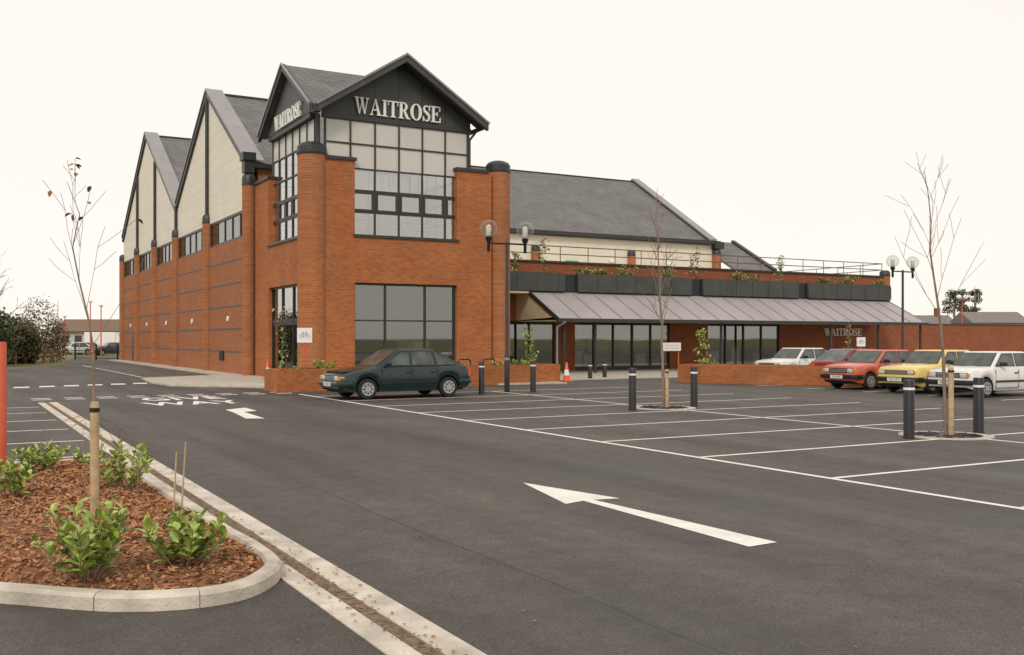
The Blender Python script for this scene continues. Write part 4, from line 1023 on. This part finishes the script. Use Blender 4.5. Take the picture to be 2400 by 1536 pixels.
f = thing('metal_gate', 'black metal gates across the road at the far end of the side wall', 'gate', p0); d = p1-p0
m_ = MB()
for k in range(27): q = d*(k/26); m_.tube((q.x,q.y,.1),(q.x,q.y,1.1),.014,.014,5)
m_.build('gate_bars', M['black'], f)
m_ = MB()
for z in (.15,1.05): m_.bar((0,0,z),(d.x,d.y,z),.04,.05)
m_.build('gate_frame', M['black'], f)
for k in (0,.5,1): q = d*k; MB().box(q.x-.06,q.y-.06,0,q.x+.06,q.y+.06,1.25).build('post', M['black'], f)
c0 = PD(205,125); h = thing('low_building', 'long low building with brown roof far beyond the gates', 'building', c0, -YAW)
MB().box(-4,0,0,5,8,2.6).build('wall', M['housewall'], h)
MB().prism([(-4.6,-.5,2.6),(-4.6,8.5,2.6),(-4.6,4,4.2)], (10.3,0,0)).build('roof', M['brownroof'], h)
for x in (-3.2,-1.6,0,1.6,3.2): MB().box(x,-.02,1.2,x+.9,-.003,2.1).build('window', M['interiordark'], h)
for k, (px, D) in enumerate(((172,104),(196,108),(262,100))):
    make_car(('white car parked far beyond the black gates','second pale car far beyond the black gates','dark car far beyond the gates beside the wall')[k], ((.7,.7,.68),(.55,.56,.58),(.05,.06,.09))[k], HB1, PD(px,D,.01), R((20,30,10)[k]), pname='distant_paint')
v_ = thing('delivery_van', 'white van standing far beyond the gates near the wall end', 'van', PD(247,112), R(-25))
MB().box(-2,-.95,.45,1.4,.95,2.4).build('body', M['sign'], v_, bevel=.06); MB().prism([(1.42,-.9,.45),(2.4,-.9,.45),(2.4,-.9,1.2),(1.9,-.9,2.0),(1.42,-.9,2.0)], (0,1.8,0)).build('cab', M['sign'], v_)
MB().prism([(2.34,-.8,1.32),(1.96,-.8,1.93),(1.99,-.8,1.96),(2.38,-.8,1.35)], (0,1.6,0)).build('windscreen', M['carglass'], v_)
for x in (-1.3,1.7):
    for s_ in (-.9,.9): MB().lathe([(.1,-.1),(.33,-.1),(.33,.1),(.1,.1)], (x,s_,.33), 16, axis='y').build('wheel', M['rubber'], v_)
for k, (px, D, hgt, lab) in enumerate(((212,95,5.1,'slim red lamp column far beyond the gates, left of its pair'),(237,92,4.6,'slim red lamp column far beyond the gates, right of its pair'),(152,100,3.8,'short red lamp column beyond the brown bush'))):
    t = thing('lamp_column', lab, 'street lamp', PD(px,D)); MB().tube((0,0,0),(0,0,hgt),.06,.045,8).build('pole', M['red'], t, smooth=50); MB().ball((0,0,hgt+.15),.18,10,8,.8).build('lamp_head', M['sign'], t, smooth=60)
def house(px, D, w_, d_, he, hr, label, rz, wm='housewall', rm='houseroof', ch=True):
    h = thing('house', label, 'house', PD(px,D), rz)
    MB().box(-w_/2,0,0,w_/2,d_,he).build('wall', M[wm], h)
    r_ = MB().prism([(-w_/2-.3,-.4,he),(-w_/2-.3,d_+.4,he),(-w_/2-.3,d_/2,hr)], (w_+.6,0,0)).build('roof', M[rm], h)
    if ch: MB().box(w_*.2,d_/2-.4,hr-.4,w_*.2+.6,d_/2+.2,hr+.9).build('chimney', M['brickdark'], r_)
    for x in (-w_*.3, w_*.15): MB().box(x,-.02,he-1.4,x+1,-.003,he-.4).build('window', M['interiordark'], h)
house(2195,125,5,6,3.3,4.7,'grey roofed house above the boundary wall, left of the pines', -YAW)
house(2345,120,6.5,6,3.6,5.0,'grey roofed house above the boundary wall, right of the pines', -YAW, ch=False)
def pine(px, D, h_, label, seed):
    random.seed(seed); lumps = []
    for k in range(11): lumps.append((random.gauss(0,1.0), random.gauss(0,1), h_*random.uniform(.42,.95), random.uniform(.7,1.3), random.uniform(.5,.9)))
    bush(PD(px,D), lumps, 260, .30, label, 'leafd', 'pine_tree', 'tree', [((0,0,0),(.1,0,h_*.9),.22),((0,0,h_*.5),(1,.3,h_*.8),.08),((0,0,h_*.45),(-1,-.3,h_*.7),.08)])
pine(2236,165,10.4,'dark pine tree beyond the boundary wall, left of the pair',3)
pine(2284,170,10.6,'dark pine tree beyond the boundary wall, right of the pair',9)
t = thing('lamp_column', 'red twin globe lamp column in front of the pine trees', 'street lamp', PD(2255,118))
MB().tube((0,0,0),(0,0,6.2),.07,.05,8).build('pole', M['red'], t, smooth=50)
for s_ in (-.6,.6): MB().ball((s_,0,6.6),.3,12,8).build('globe', M['sign'], t, smooth=60)
MB().tube((-.6,0,6.25),(.6,0,6.25),.035,.035,6).build('crossbar', M['red'], t)
